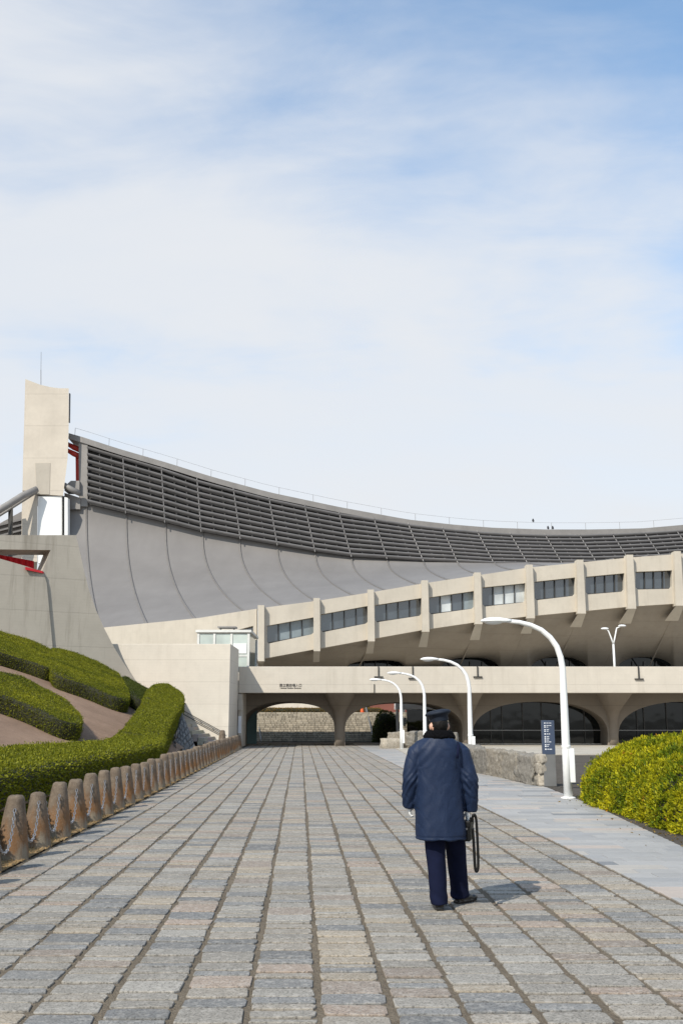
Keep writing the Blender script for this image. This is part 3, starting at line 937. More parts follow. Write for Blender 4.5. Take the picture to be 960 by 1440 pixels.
# pylon with cables, white plant room and red hangers
MB().slab([(36, 533), (45, 536.5), (57, 541), (72, 544.5), (84, 546), (97, 546), (97, 600), (95.5, 645), (93, 665), (89, 697), (52, 695), (50, 690), (32, 690), (33, 640), (34.5, 590)], [], 118.0, (-2.15, 7, 0)).build('pylon', M['pylon'], gym)
MB().slab([(31.8, 690.3), (50, 690.3), (52, 695.3), (53, 697), (53, 790), (30.5, 790), (31, 720)], [], 118.1, (-2.0, 6.5, 0)).build('pylon_foot', M['pylon'], gym)
MB().slab([(50, 651), (71, 651), (70, 695), (52, 695)], [], 117.95, (0, 0.2, 0)).build('pylon_patch', M['patchc'], gym)
MB().slab([(53.4, 697.6), (87, 697.6), (87, 792), (53.4, 792)], [], 118.2, (0, 4, 0)).build('white_plant_room', M['white_panel'], gym)
MB().slab([(87.2, 697.6), (91, 697.6), (91, 792), (87.2, 792)], [], 118.6, (0, 4, 0)).build('dark_reveal', M['dark_metal'], gym)
MB().slab([(91, 699), (95.5, 700), (95.5, 792), (91, 792)], [], 117.9, (0, 1, 0)).build('white_post', M['white_panel'], gym)
MB().slab([(97.4, 553), (98.8, 553), (98.2, 594), (97, 594)], [], 118.3, (0, .3, 0)).build('pylon_cleat', M['rail_metal'], gym)
MB().tube([P(58, 520, 119), P(58, 541, 119)], 0.035, 5).build('antenna', M['rail_metal'], gym)
MB().tube([P(58.3, 495, 119), P(58, 521, 119)], 0.022, 5).build('antenna_tip', M['rail_metal'], gym)
MB().slab([(91, 684), (100, 676), (112, 676), (112, 690), (91, 690)], [], 119.3, (0, 2, 0)).build('plant_block', M['beam'], gym)
MB().slab([(91, 693), (113, 700), (113, 716), (91, 716)], [], 119.6, (0, 2, 0)).build('ledge_block', M['beam'], gym)
MB().tube([P(90, 682, 118.6), P(100, 688, 118.6), P(113, 694, 119)], 0.35, 8).build('cable_sleeve', M['beam'], gym, smooth=True)
for dy in (0, 9):
    MB().tube([P(93, 623 + dy, 121), P(104, 629 + dy, 121), P(113, 633 + dy, 121)], [.22, .34, .34], 8).build('red_cable_clamp', M['red'], gym, smooth=True)
MB().slab([(106.5, 640), (110.5, 638), (112, 690), (107, 688)], [], 121.2, (0, .4, 0)).build('red_hanger', M['red'], gym)
MB().tube([P(52, 688, 117.3), P(32, 697, 116.2), P(14, 708.5, 115), P(-40, 741, 112)], 0.42, 10).build('main_cable', M['beam'], gym, smooth=True)
MB().tube([P(52, 692, 118), P(14, 716, 116), P(-40, 750, 113)], 0.16, 8).build('lower_cable', M['beam'], gym, smooth=True)
MB().slab([(12, 704), (17, 703), (16, 790), (12, 790)], [], 116.0, (0, .5, 0)).build('cable_post', M['dark_metal'], gym)
MB().slab([(-60, 762), (0, 736), (33, 718), (33, 800), (-60, 800)], [], 126.0, (0, 2, 0)).build('rear_roof', M['roof'], gym)
for k in range(6):
    y = 729 + k * 7.5
    MB().slab([(-30, y + 12), (0, y + 8), (31, y), (31, y + 2.6), (0, y + 10.4), (-30, y + 14.5)], [], 125.4, (0, .5, 0)).build('rear_slat', M['louvre'], gym)

# ------------------------------------------------------------------ weathered flared wall on the left
butt = thing('flared_wall', 'weathered grey concrete wall flaring down from a beam to the slope', 'wall', (-13, 52, 0))
Yb = lambda px: 53.6 + (px - 107) * 0.020
BP, BN = P(107, 800, 53.6), Vector((0.47, -0.883, 0))
MB().slab([(-110, 752.5), (107, 752.5), (109.5, 762), (113, 778), (119, 805), (126, 832), (135, 857), (147, 884), (160, 909), (174, 932), (188, 953), (196, 968), (200, 985), (-110, 985), (-110, 850), (20, 830), (58, 806), (66, 788), (71.5, 773.5), (-110, 771)], [], Yb, (-0.9, 1.7, 0), plane=(BP, BN)).build('frame', M['grey_conc'], butt)
MB().slab([(-110, 757), (-60, 771), (0, 785.5), (40, 797), (58, 803.5), (63, 809), (66, 820), (68, 840), (71, 872), (74, 905), (78, 985), (-110, 985)], [], None, (-0.12, 0.30, 0), plane=(BP + BN * 0.13, BN)).build('lower_face', M['grey_conc'], butt)
red = thing('red_sheeting', 'bright red corrugated sheet showing in the gap of the flared wall', 'sheeting', P(20, 800, 54))
mb = MB(); pts = []
N = 26
for k in range(N + 1):
    t = k / N; px = -60 + 108 * t
    y = Yb(px) + 1.0 + (0.10 if k % 2 else -0.05)
    a, b = P(px, 769 + 20 * t, y), P(px, 806, y)
    pts += [a, b, b + Vector((0, .03, 0)), a + Vector((0, .03, 0))]
for k in range(N):
    q = 4 * k
    mb.add(pts[q:q+8], [(0, 1, 5, 4), (3, 7, 6, 2), (0, 4, 7, 3), (1, 2, 6, 5), (0, 3, 2, 1), (4, 5, 6, 7)])
mb.build('corrugated_sheet', M['redcloth'], red)
MB().slab([(36, 797), (60, 803), (60, 806), (36, 801)], [], lambda p: Yb(p) - .1, (0, .3, 0)).build('lower_trim', M['redcloth'], red)

# ------------------------------------------------------------------ stair wall, stairs, handrail, glass lift house
YW = 55.4
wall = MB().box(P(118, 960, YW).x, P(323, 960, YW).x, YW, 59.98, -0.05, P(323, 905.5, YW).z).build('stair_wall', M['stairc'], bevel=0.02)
tag(wall, 'tall blank pale concrete wall beside the stairs, left of the bridge', 'wall')
xw = P(323, 960, YW).x
st = thing('stone_stairs', 'flight of stone steps climbing against the blank pale wall', 'stairs', (P(300, 1050, 54).x, 53.5, 0))
sv = random.Random(3)
x0 = P(322, 1045, 54).x
for k in range(11):
    xr = x0 - 0.31 * k
    for q, (ya, yb_) in enumerate(((51.2, 52.5), (52.52, 53.9), (53.92, YW - 0.01))):
        c = (.36 * sv.uniform(.9, 1.1), .33 * sv.uniform(.9, 1.1), .28)
        mb = MB().box(xr - 0.34, xr, ya, yb_, 0 if k < 2 else 0.17 * (k - 1), 0.17 * (k + 1))
        mesh_obj('step_stone', mb.v, mb.f, M['step_stone'], st, colors=[c] * 8)
MB().box(x0 - 0.31 * 11 - 6, x0 - 0.31 * 11 - 0.03, 51.2, YW - .01, 0, 1.86).build('landing', M['step_stone'], st)
MB().box(x0 - 1.9, x0 - 0.1, 49.6, 51.1, -0.05, 0.16).build('kerb_slab', M['concrete'], st)
hr = thing('wall_handrail', 'thin double metal handrail sloping down the blank pale wall', 'handrail', P(290, 1020, YW))
for (a, b) in (((250, 995), (316, 1031)), ((250, 1000), (316, 1035.5))):
    MB().tube([P(a[0], a[1], YW - .12), P(b[0], b[1], YW - .12)], 0.024, 6).build('rail', M['dark_metal'], hr)
for px in (264, 282, 299, 313):
    y = 995 + (px - 250) * 36 / 66
    MB().tube([P(px, y + 2.4, YW - .12), P(px, y + 2.4, YW + .05)], 0.02, 6).build('bracket', M['dark_metal'], hr)
YPI = 60.25
px0_, px1_ = xw + 0.02, P(341, 1000, YPI).x
post = MB().box(P(335.0, 1015, YPI).x, P(339.4, 1015, YPI).x, YPI - .03, YPI - .004, P(334, 1031, YPI).z, P(334, 1007, YPI).z).build('poster', M['white_print'])
tag(post, 'white upright poster on the narrow pier under the bridge parapet', 'poster')
for (a_, b_, ya, yb_, lab) in ((335.5, 339.9, 999, 976, 'tall grey service box on the narrow pier above the poster'), (333.2, 335.2, 984, 971, 'small grey service box beside the tall one on the narrow pier')):
    wb = MB().box(P(a_, 985, YPI).x, P(b_, 985, YPI).x, YPI - .25, YPI - .004, P(333, ya, YPI).z, P(333, yb_, YPI).z).build('service_box', M['grey_conc'], bevel=0.02)
    tag(wb, lab, 'box')
lift = thing('glass_lift_house', 'small white framed glass lift house rising behind the blank wall', 'lift house', (P(315, 930, 63).x, 63, P(315, 950, 61).z))
YL0, YL1 = 60.8, 66.0
XA, XB = P(277.5, 900, YL0).x, P(351, 900, YL0).x
zt_, zb_ = P(315, 886.5, YL0).z, P(480, 945, YL0).z
MB().box(XA - .1, XB + .1, YL0 - .1, YL1 + .1, zt_ - .12, zt_ + .03).build('roof_fascia', M['lift_frame'], lift)
for px in (279, 301.5, 325.5, 349.5):
    x = P(px, 900, YL0).x; MB().box(x - .07, x + .07, YL0 - .02, YL0 + .12, zb_, zt_ - .18).build('post', M['lift_frame'], lift)
MB().box(XB - .12, XB + .02, YL1 - .15, YL1, zb_, zt_ - .18).build('post', M['lift_frame'], lift)
MB().box(XA, XB, YL0, YL0 + .1, P(315, 922, YL0).z - .06, P(315, 922, YL0).z + .06).build('transom', M['lift_frame'], lift)
for a, b in ((279, 301.5), (301.5, 325.5), (325.5, 349.5)):
    xa, xb = P(a, 900, YL0).x + .08, P(b, 900, YL0).x - .08
    MB().box(xa, xb, YL0 + .03, YL0 + .06, zb_, zt_ - .2).build('glass_panel', M['green_glass'], lift)
MB().box(XB - .06, XB - .03, YL0 + .14, YL1 - .16, zb_, zt_ - .2).build('side_glass', M['teal_glass'], lift)
xa, xb = P(328, 900, YL0).x, P(347, 900, YL0).x
MB().box(xa, xb, YL0 - .01, YL0 + .025, P(315, 919, YL0).z, P(315, 905, YL0).z).build('white_blind', M['white_panel'], lift)
xa, xb = P(304, 900, YL0).x, P(330, 900, YL0).x
MB().box(xa, xb, YL0 + .5, YL0 + 1.5, zt_ + .22, zt_ + .30).build('roof_vent', M['beam'], lift)
for x in (xa + .15, xb - .15): MB().box(x - .05, x + .05, YL0 + .9, YL0 + 1.0, zt_ + .06, zt_ + .22).build('vent_leg', M['beam'], lift)

# ------------------------------------------------------------------ bridge terrace with arcade
bz0, bz1 = P(480, 974.5, 60).z, P(480, 937.3, 60).z
br = thing('terrace_bridge', 'long pale concrete terrace bridge carried on flat shaded arches', 'bridge', (15, 62, 0))
MB().box(xw + 0.02, 62, 60.0, 60.4, bz0, bz1).build('parapet', M['concrete'], br, bevel=0.03)
MB().box(px0_, px1_, YPI, 62.58, 0.0, bz0 - 0.002).build('pier', M['concrete'], br)
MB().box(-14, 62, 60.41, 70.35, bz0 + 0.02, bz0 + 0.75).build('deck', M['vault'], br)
MB().box(-14, 62, 70.0, 70.4, bz0 + .76, bz1 - .02).build('rear_parapet', M['concrete'], br)
ARCH = [(339, 470, 1024, 986.5), (485, 650, 1024, 987), (664, 854, 1032, 986.5), (869, 1062, 1032, 986.5), (1077, 1270, 1032, 986.5)]
YA = 62.6
_, ytop = PXof(0, YA, bz0 + 0.015)
_, ybot = PXof(0, YA, -0.05)
outl = [(318, ybot), (318, ytop), (1300, ytop), (1300, ybot)]
for (xl, xr_, ys, yt) in reversed(ARCH):
    outl.append((xr_, ybot))
    c, h = (xl + xr_) / 2, (xr_ - xl) / 2
    for k in range(0, 29):
        u = math.cos(math.pi * k / 28)
        s_ = (1 - abs(u) ** 2.25) ** (1 / 2.25) if abs(u) < 1 else 0
        outl.append((c + h * u, ys - (ys - yt) * s_))
    outl.append((xl, ybot))
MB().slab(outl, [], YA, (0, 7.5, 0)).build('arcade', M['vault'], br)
def flare(px, w):                        # column front swelling into the vault
    a = P(px, 1020, YA)
    prof = []
    v, f = [], []
    zs = [0.0, .6, 1.2, 1.7, 2.1, 2.45, bz0 + .01]
    ww = [w, w, w * 1.02, w * 1.15, w * 1.5, w * 2.1, w * 3.3]
    dd = [.0, .02, .08, .22, .48, .95, 2.0]
    for z, hw, d in zip(zs, ww, dd):
        for (sx, sy) in ((-1, 0.05), (-.72, -d - .12), (.72, -d - .12), (1, .05)): v.append((a.x + sx * hw, YA + sy, z))
    for i in range(len(zs) - 1):
        for k in range(3):
            f.append((i*4 + k, i*4 + k + 1, (i+1)*4 + k + 1, (i+1)*4 + k))
    f.append((0, 1, 2, 3))
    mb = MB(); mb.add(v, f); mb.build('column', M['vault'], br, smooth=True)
for px in (477.5, 657, 861.5, 1069.5): flare(px, 0.30)
PANES = [(656, 690, 706, 735, 762, 790, 822, 862), (862, 896, 906, 938, 972, 1010, 1070)]
for edges in PANES:
    for a, b in zip(edges[:-1], edges[1:]):
        A, B = P(a, 1040, 64.4), P(b, 1040, 64.4)
        gp = MB().box(A.x + .03, B.x - .03, 64.4, 64.45, 0.1, 2.95).build('glazing', M['glass_black'], br)
        MB().box(A.x - .03, A.x + .03, 64.32, 64.47, 0.1, 2.95).build('mullion', M['dark_metal'], br)
    A, B = P(edges[0], 1027, 64.2), P(edges[-1], 1027, 64.2)
    MB().box(A.x, B.x, 64.2, 64.26, A.z - .03, A.z + .03).build('guard_rail', M['steel'], br)
    MB().box(A.x, B.x, 64.1, 64.6, 0.031, 0.099).build('sill', M['concrete'], br)
A, B = P(341, 1040, 66.5), P(361, 1040, 66.5)
MB().box(A.x, B.x, 66.5, 66.55, 0.02, 2.7).build('glass_screen', M['teal_glass'], br)
for px, y1_ in ((532, 951), (580, 953), (671, 951), (897, 954)):
    a, b = P(px, 937.2, 59.93), P(px, y1_, 59.93)
    mb = MB().box(a.x - .035, a.x + .035, 59.93, 59.999, b.z, a.z)
    mb.box(a.x - .26, a.x + .26, 59.9, 59.998, b.z - .07, b.z - .001)
    mb.build('drain_bracket', M['dark_metal'], br)
MB().tube([P(526, 962, 59.96), P(526, 975, 59.96)], 0.03, 5).build('drip_pipe', M['dark_metal'], br)
def text_obj(name, body, px, py, Y, size, mat, parent):
    cu = bpy.data.curves.new(name, 'FONT')
    cu.body = body; cu.size = size; cu.align_x = 'CENTER'; cu.extrude = 0.008
    o = bpy.data.objects.new(name, cu); col.objects.link(o)
    p = P(px, py, Y) - wloc(parent)
    o.parent = parent; o.location = p; o.rotation_euler = (math.pi / 2, 0, 0)
    dg = bpy.context.evaluated_depsgraph_get()
    me = bpy.data.meshes.new_from_object(o.evaluated_get(dg))
    me.materials.clear(); me.materials.append(mat)
    m = bpy.data.objects.new(name, me); col.objects.link(m)
    m.parent = parent; m.location = p; m.rotation_euler = (math.pi / 2, 0, 0)
    bpy.data.objects.remove(o)
    return m
text_obj('lettering', '国立競技場入口', 408.5, 965.2, 59.985, 0.19, M['ink'], br)
text_obj('lettering', 'National Stadium Entrance', 408.5, 968.3, 59.985, 0.115, M['ink'], br)

# court behind the passage
cs = thing('court_steps', 'broad stepped stone wall in the sunlit court behind the arches', 'steps', (0, 74.5, 0))
v_, f_, c_ = [], [], []
rr = random.Random(5)
for k in range(15):
    x = -9.0; z0, z1 = 0.139 * k, 0.139 * (k + 1)
    while x < 9:
        w = rr.uniform(.2, .48)
        dy = rr.uniform(0, .05)
        mb = MB().box(x + .012, x + w - .012, 73.6 + .066 * k + dy, 74.9, z0 + .012, z1 - rr.uniform(.0, .012))
        o = len(v_); v_ += mb.v; f_ += [tuple(i + o for i in q) for q in mb.f]
        t = rr.uniform(.75, 1.15); c_ += [(.42 * t, .37 * t, .29 * t)] * 8
        x += w
tag(mesh_obj('stone_courses', v_, f_, M['step_stone'], cs, colors=c_), kind='stuff')
MB().box(-9, 9, 74.72, 75.2, 0, 2.06).build('step_core', M['kerb_dark'], cs)
tag(MB().box(-40, 60, 75.21, 92.4, 0, 2.05).build('upper_court', M['apron']), kind='structure')
lw = MB().box(-12, 3.2, 82, 82.4, 2.06, 4.6).build('court_wall', M['concrete'])
tag(lw, 'plain cream wall in the court seen through the widest open arch', 'wall')
hedge_x = [(-9, 76.2), (3.0, 76.2), (3.0, 77.0), (-9, 77.0)]
_ter = terrain
terrain = lambda X, Y: 2.05
hedge('low ochre hedge on top of the stepped stone wall in the court', None, 0.32, 0.07, 500, None, tip=(0.30, 0.17, 0.04), base=(0.14, 0.09, 0.02), world_xy=hedge_x)
hedge('green hedge beside the orange cone above the court steps', None, 0.75, 0.08, 400, None, tip=(0.13, 0.15, 0.02), base=(0.05, 0.07, 0.012), world_xy=[(1.1, 78), (4.2, 78), (4.2, 79.2), (1.1, 79.2)])
terrain = _ter
rb = MB().slab([(520, 1003), (520, 986), (562, 986), (562, 1003)], [], 77.4, (0, .5, 0)).build('brick_wall', M['brick_red'])
tag(rb, 'dull red wall above the court behind the dark round shrub', 'wall')
oc = thing('orange_cone', 'orange traffic cone on top of the court steps', 'cone', (P(509, 1003, 75.6).x, 75.6, 2.05))
MB().lathe((oc.location.x, 75.6, 2.055), [(.14, .03), (.13, .1), (.07, .45), (.045, .62), (.02, .64)], 12).build('cone_body', M['orange'], oc, smooth=True)
MB().box(oc.location.x - .19, oc.location.x + .19, 75.41, 75.79, 2.052, 2.083).build('cone_base', M['orange'], oc)
for (a, b, lab) in (((361.5, 1008), (367, 1040), 'steel handrail on the court steps below the cream wall'), ((514, 992), (525, 1040), 'steel handrail on the court steps near the orange cone')):
    h = thing('court_handrail', lab, 'handrail', (P(b[0], 1046, 72.6).x, 72.6, 0))
    p0, p1 = P(a[0], a[1], 75.4), P(b[0], b[1], 72.6)
    MB().tube([p0, p1, Vector((p1.x, p1.y, 0.0))], 0.045, 6).build('rail', M['steel'], h)
    MB().tube([p0, Vector((p0.x, p0.y, 2.05))], 0.04, 6).build('post', M['steel'], h)
ks = thing('dark_kiosk', 'dark box shaped kiosk with a white canopy beam in the shaded arch', 'kiosk', (P(590, 1040, 72).x, 72, 0))
A, B = P(572, 1040, 71.5), P(612, 1040, 71.5)
MB().box(A.x, B.x, 71.5, 73.4, 0, P(590, 998, 71.5).z).build('body', M['glass_black'], ks)
A2 = P(557, 1040, 71.2)
MB().box(A2.x, B.x + .4, 71.2, 73.5, P(590, 997.5, 71.2).z, P(590, 988, 71.2).z).build('canopy_beam', M['white_panel'], ks)
MB().box(A2.x, A2.x + .2, 71.25, 71.6, 0, P(590, 998, 71.2).z).build('post', M['white_panel'], ks)

# ------------------------------------------------------------------ shrubs
def dome_shrub(label, cx, cy, ax, ay, H, leaf, n_clusters, per, base, tip, n_exp=2.6, prof=2.4, grp=None, jitter=0.075, cut=None):
    root = thing('shrub', label, 'shrub', (cx, cy, 0), grp)
    nu, nvv = 64, 16
    v, tris = [], []
    for j in range(nvv + 1):
        t = j / nvv                      # 0 ground .. 1 crown
        ph = t * math.pi / 2
        rr_ = abs(math.cos(ph)) ** (2 / prof); z = H * abs(math.sin(ph)) ** (2 / prof)
        if j == 0: z = -0.05
        for i in range(nu):
            th = 2 * math.pi * i / nu
            x = math.copysign(abs(math.cos(th)) ** (2 / n_exp), math.cos(th)) * ax * rr_
            y = math.copysign(abs(math.sin(th)) ** (2 / n_exp), math.sin(th)) * ay * rr_
            nz = 1 + 0.09 * mnoise.noise(Vector((x * .9, y * .9, z * .9 + 3)))
            v.append((cx + x * nz, cy + y * nz, z * (1 + 0.10 * mnoise.noise(Vector((x * .8, y * .8, 9))))))
    for j in range(nvv):
        for i in range(nu):
            a, b = j*nu + i, j*nu + (i+1) % nu
            tris += [(a, b, b + nu), (a, b + nu, a + nu)]
    cv = np.array(v)
    inner = cv.copy(); inner[:, 0] = cx + (inner[:, 0] - cx) * 0.94; inner[:, 1] = cy + (inner[:, 1] - cy) * 0.97; inner[:, 2] *= 0.92
    mesh_obj('twigs', inner, np.array(tris), M['core'], root)
    pos, nn = sample_mesh(v, tris, n_clusters)
    pos = pos + nn * RNG.normal(0, jitter * 0.45, n_clusters)[:, None]
    lump = np.array([mnoise.noise(Vector(p * 3.2)) for p in pos])
    pos = pos + nn * (lump * jitter)[:, None]
    pos[:, 2] = np.maximum(pos[:, 2], 0.03)
    colr = leaf_cols(pos, base, tip, 0.75, 1.4)
    P2 = np.repeat(pos, per, axis=0); N2 = np.repeat(nn, per, axis=0); C2 = np.repeat(colr, per, axis=0) * RNG.uniform(.8, 1.2, n_clusters * per)[:, None]
    N2 = N2 * 0.7 + np.array([0, 0, 0.6])
    od = RNG.random(n_clusters) < 0.005
    odd = np.repeat(od, per)
    C2[odd] = np.array([0.42, 0.20, 0.02]) * RNG.uniform(.7, 1.2, odd.sum())[:, None]
    P2 = P2 + RNG.normal(0, leaf * 0.35, P2.shape)
    lv, lf, lc = quads_leaves(P2, N2, leaf, C2, 0.95, 0.42)
    tag(mesh_obj('foliage', lv, lf, M['leaf2'], root, colors=lc), kind='stuff')
    return root
dome_shrub('large loose yellow green leafy shrub beside the tall lamp post and sidewalk', 7.62, 17.55, 2.80, 5.0, 1.37, 0.055, 36000, 6, (0.080, 0.128, 0.008), (0.46, 0.41, 0.012), n_exp=4.0)
dome_shrub('dark round clipped shrub in the shade of the arch by the kiosk', P(544, 1040, 72.0).x, 72.0, 0.98, 0.9, 2.15, 0.09, 2500, 3, (0.020, 0.035, 0.010), (0.045, 0.065, 0.015), jitter=0.05)

# dry tufts on the verge
n = 9000
ll = RNG.uniform(9, 40, n) ** 1.0; ss = RNG.uniform(-1.0, -0.02, n)
pos = np.stack([PX_LEFT + ss + PATH_K * ll, ll, np.full(n, 0.004)], axis=1)
nn = np.tile(np.array([0, 0, 1.0]), (n, 1))
cc = np.array([0.42, 0.29, 0.14]) * RNG.uniform(.6, 1.25, n)[:, None]
lv, lf, lc = quads_leaves(pos, nn, 0.05, cc, 0.9, 0.18)
lv[:, 2] = np.maximum(lv[:, 2], 0.006)
tag(mesh_obj('dry_grass', lv, lf, M['straw'], None, colors=lc), 'short dry yellow grass tufts along the bollard row', 'grass', kind='stuff')

n = 170
ll = RNG.uniform(13.5, 23, n); xx = np.array([side_x(l) for l in ll]) + np.abs(RNG.normal(0, .28, n)) * np.where(RNG.random(n) < .25, -1, 1)
lv, lf, lc = quads_leaves(np.stack([xx, ll, np.full(n, 0.016)], axis=1), np.tile(np.array([0, 0, .12]), (n, 1)), 0.06, np.array([.26, .17, .05]) * RNG.uniform(.5, 1.3, n)[:, None], 0.9, 0.45)
lv[:, 2] = np.clip(lv[:, 2], 0.008, 0.03)
tag(mesh_obj('fallen_leaves', lv, lf, M['straw'], None, colors=lc), 'scattered brown fallen leaves along the kerb below the leafy shrub', 'leaves', kind='stuff')

# ------------------------------------------------------------------ bollards and chains
BS, BSTEP, BL0 = -0.25, 1.13, 11.42
def bollard_mesh(seed):
    rr_ = random.Random(seed)
    prof = [(.196, -.03), (.191, .05), (.175, .18), (.152, .34), (.129, .50), (.112, .62), (.103, .675), (.092, .705), (.065, .72), (.03, .724)]
    v, f, nn_ = [], [], 20
    for r, z in prof:
        for k in range(nn_):
            th = 2 * math.pi * k / nn_
            q = r * (1 + 0.035 * mnoise.noise(Vector((math.cos(th) * 1.5 + seed * 7, math.sin(th) * 1.5, z * 5))) + 0.012 * rr_.uniform(-1, 1))
            v.append((q * math.cos(th), q * math.sin(th), z + 0.008 * rr_.uniform(-1, 1)))
    for i in range(len(prof) - 1):
        for k in range(nn_): f.append((i*nn_ + k, i*nn_ + (k+1) % nn_, (i+1)*nn_ + (k+1) % nn_, (i+1)*nn_ + k))
    f.append(tuple(range((len(prof)-1)*nn_, len(prof)*nn_)))
    return v, f
def chain_mesh():
    mb = MB()
    a, b = Vector((0.065, 0.095, .585)), Vector((0.04 + PATH_K * BSTEP, BSTEP - .122, .585))
    N = 200; curve = []
    for k in range(N + 1):
        t = k / N
        w = (math.cosh((t - .5) * 3.4) - 1) / (math.cosh(1.7) - 1)
        curve.append(Vector((a.x + (b.x - a.x) * t + 0.03 * (1 - w), a.y + (b.y - a.y) * t, .585 - .45 * (1 - w))))
    step, acc, last, links = 0.042, 0.0, curve[0], []
    for p, q in zip(curve[:-1], curve[1:]):
        acc += (q - p).length
        if acc >= step: links.append((q, (q - p).normalized())); acc = 0
    for i, (c, t) in enumerate(links):
        side = t.cross(Vector((1, 0, 0))).normalized() if i % 2 else Vector((1, 0, 0))
        side = (side - t * side.dot(t)).normalized(); nrm = t.cross(side)
        ring = []
        for k in range(8):
            th = 2 * math.pi * k / 8
            ring.append((c + t * (0.028 * math.cos(th)) + side * (0.016 * math.sin(th)), t * math.cos(th) + side * math.sin(th)))
        v, f = [], []
        for (p, o_) in ring:
            o_ = o_.normalized()
            for m in range(4):
                ph = math.pi / 2 * m
                v.append(p + o_ * (0.0058 * math.cos(ph)) + nrm * (0.0058 * math.sin(ph)))
        for k in range(8):
            for m in range(4): f.append((k*4 + m, k*4 + (m+1) % 4, ((k+1) % 8)*4 + (m+1) % 4, ((k+1) % 8)*4 + m))
        mb.add(v, f)
    return mb
_pm = []
for sd in range(5):
    v, f = bollard_mesh(sd); o = mesh_obj('post', v, f, M['bollard'], smooth=True); _pm.append(o.data); bpy.data.objects.remove(o)
o = chain_mesh().build('chain', M['chain'], fix=False); CH = o.data; bpy.data.objects.remove(o)
NB = 42
br_rng = random.Random(11)
for k in range(-1, NB):
    l_ = BL0 + BSTEP * k
    last = k == NB - 1
    t = thing('bollard', 'stubby tapered brown stone bollard with hanging chain beside the paved path' if not last else 'last brown stone bollard of the row, without a chain, by the bridge', 'bollard', (path_x(BS, l_), l_, 0.0), None if last else 'chained bollards along the path')
    p = bpy.data.objects.new('post', _pm[br_rng.randrange(5)]); col.objects.link(p); p.parent = t
    p.rotation_euler = (br_rng.uniform(-.025, .025), br_rng.uniform(-.025, .025), br_rng.uniform(0, 6.28)); q = br_rng.uniform(.96, 1.05); p.scale = (q, q, br_rng.uniform(.95, 1.06))
    if not last:
        c = bpy.data.objects.new('chain', CH); col.objects.link(c); c.parent = t
sp = MB()
gp = P(312.5, 1040, 49)
v, f = bollard_mesh(9)
o = mesh_obj('stone_post', [(x * 1.25 + gp.x, y * 1.25 + 49, z * 1.5) for x, y, z in v], f, M['bollard'], None, smooth=True, loc=(gp.x, 49, 0))
tag(o, 'taller stone post standing behind the bollards at the foot of the stairs', 'post')
pr = thing('pipe_rail', 'low brown pipe rail running behind the bollards below the hedge', 'rail', (path_x(-0.72, 20), 20, 0))
MB().tube([(path_x(-0.72, l), l, .47) for l in (9, 16, 24, 32, 38)], 0.024, 6).build('rail', M['bollard'], pr)
for l in np.arange(10, 38, 2.8):
    MB().tube([(path_x(-0.72, l), l, 0), (path_x(-0.72, l), l, .47)], 0.02, 6).build('post', M['bollard'], pr)

# ------------------------------------------------------------------ rocks: pitched wall under the hedge, low stone walls
def rock(name, c, half, rot, tint, parent, seed, amp=0.16, sub=3, pit=0.0):
    bm = bmesh.new()
    bmesh.ops.create_cube(bm, size=2.0)
    bmesh.ops.subdivide_edges(bm, edges=bm.edges[:], cuts=sub, use_grid_fill=True)
    sv_ = Vector((seed * 3.7, seed * 1.3, seed * 2.1))
    Rm = Matrix.Rotation(rot, 3, 'Z')
    for v in bm.verts:
        p = v.co.copy()
        sph = p.normalized()
        p = p * (0.86 if not pit else .78) + sph * (0.2 if not pit else .30)
        d = 1 + amp * (mnoise.noise(p * 1.4 + sv_) + 0.6 * mnoise.noise(p * 3.3 + sv_))
        p = Vector((p.x * half[0] * d, p.y * half[1] * d, p.z * half[2] * d))
        if pit:
            nz_ = mnoise.noise(Vector((p.x * 6, p.y * 3, p.z * 2.4)) + sv_) + .7 * mnoise.noise(p * 9 + sv_)
            p.y += math.copysign(pit * nz_, p.y) if abs(p.y) > .05 else 0
            p.z += pit * .5 * nz_
        v.co = Rm @ p + Vector(c)
    vs_ = [tuple(v.co) for v in bm.verts]; bm.verts.index_update()
    fs_ = [tuple(v.index for v in f.verts) for f in bm.faces]
    bm.free()
    o = mesh_obj(name, vs_, fs_, M['rock'], parent, smooth=True, colors=[tint] * len(vs_))
    return o
def rock_tint(k=1.0):
    q = random.uniform(.85, 1.15) * k
    return random.choice([(.33 * q, .295 * q, .24 * q), (.30 * q, .275 * q, .235 * q), (.36 * q, .315 * q, .25 * q)])
def stone_wall(label, pts, h, dep, seg, pier=False):
    root = thing('stone_wall', label, 'wall', (pts[0][0], pts[0][1], 0))
    L = []
    for a, b in zip(pts[:-1], pts[1:]):
        a, b = Vector(a), Vector(b); n_ = max(1, round((b - a).length / seg))
        for k in range(n_): L.append((a + (b - a) * k / n_, a + (b - a) * (k + 1) / n_))
    for i, (a, b) in enumerate(L):
        d = b - a; m = (a + b) / 2
        hh = h * random.uniform(.94, 1.05)
        rock('stone', (m.x, m.y, hh / 2 - .02), (d.length / 2 * 1.16, dep / 2, hh / 2 * 1.04), math.atan2(d.y, d.x), rock_tint(.66), root, i + random.random() * 9, amp=0.13, sub=13, pit=0.075)
    if pier:
        p = pts[0]
        z = 0
        for k, hh in enumerate((.30, .25, .22)):
            rock('stone', (p[0] + .1 + random.uniform(-.02, .02), p[1] - .28, z + hh / 2), (.19, .17, hh / 2 * 1.08), 0.2 * k, rock_tint(1.0), root, 40 + k, amp=0.1, sub=4)
            z += hh
    return root
stone_wall('low rough stone wall along the sidewalk ending at the signboard', [(P(757, 1100, 25.9).x, 25.9), (P(715, 1094, 29.0).x, 29.0), (P(672, 1088, 32.2).x, 32.2), (4.08, 35.0)], 0.75, 0.36, 2.0, pier=True)
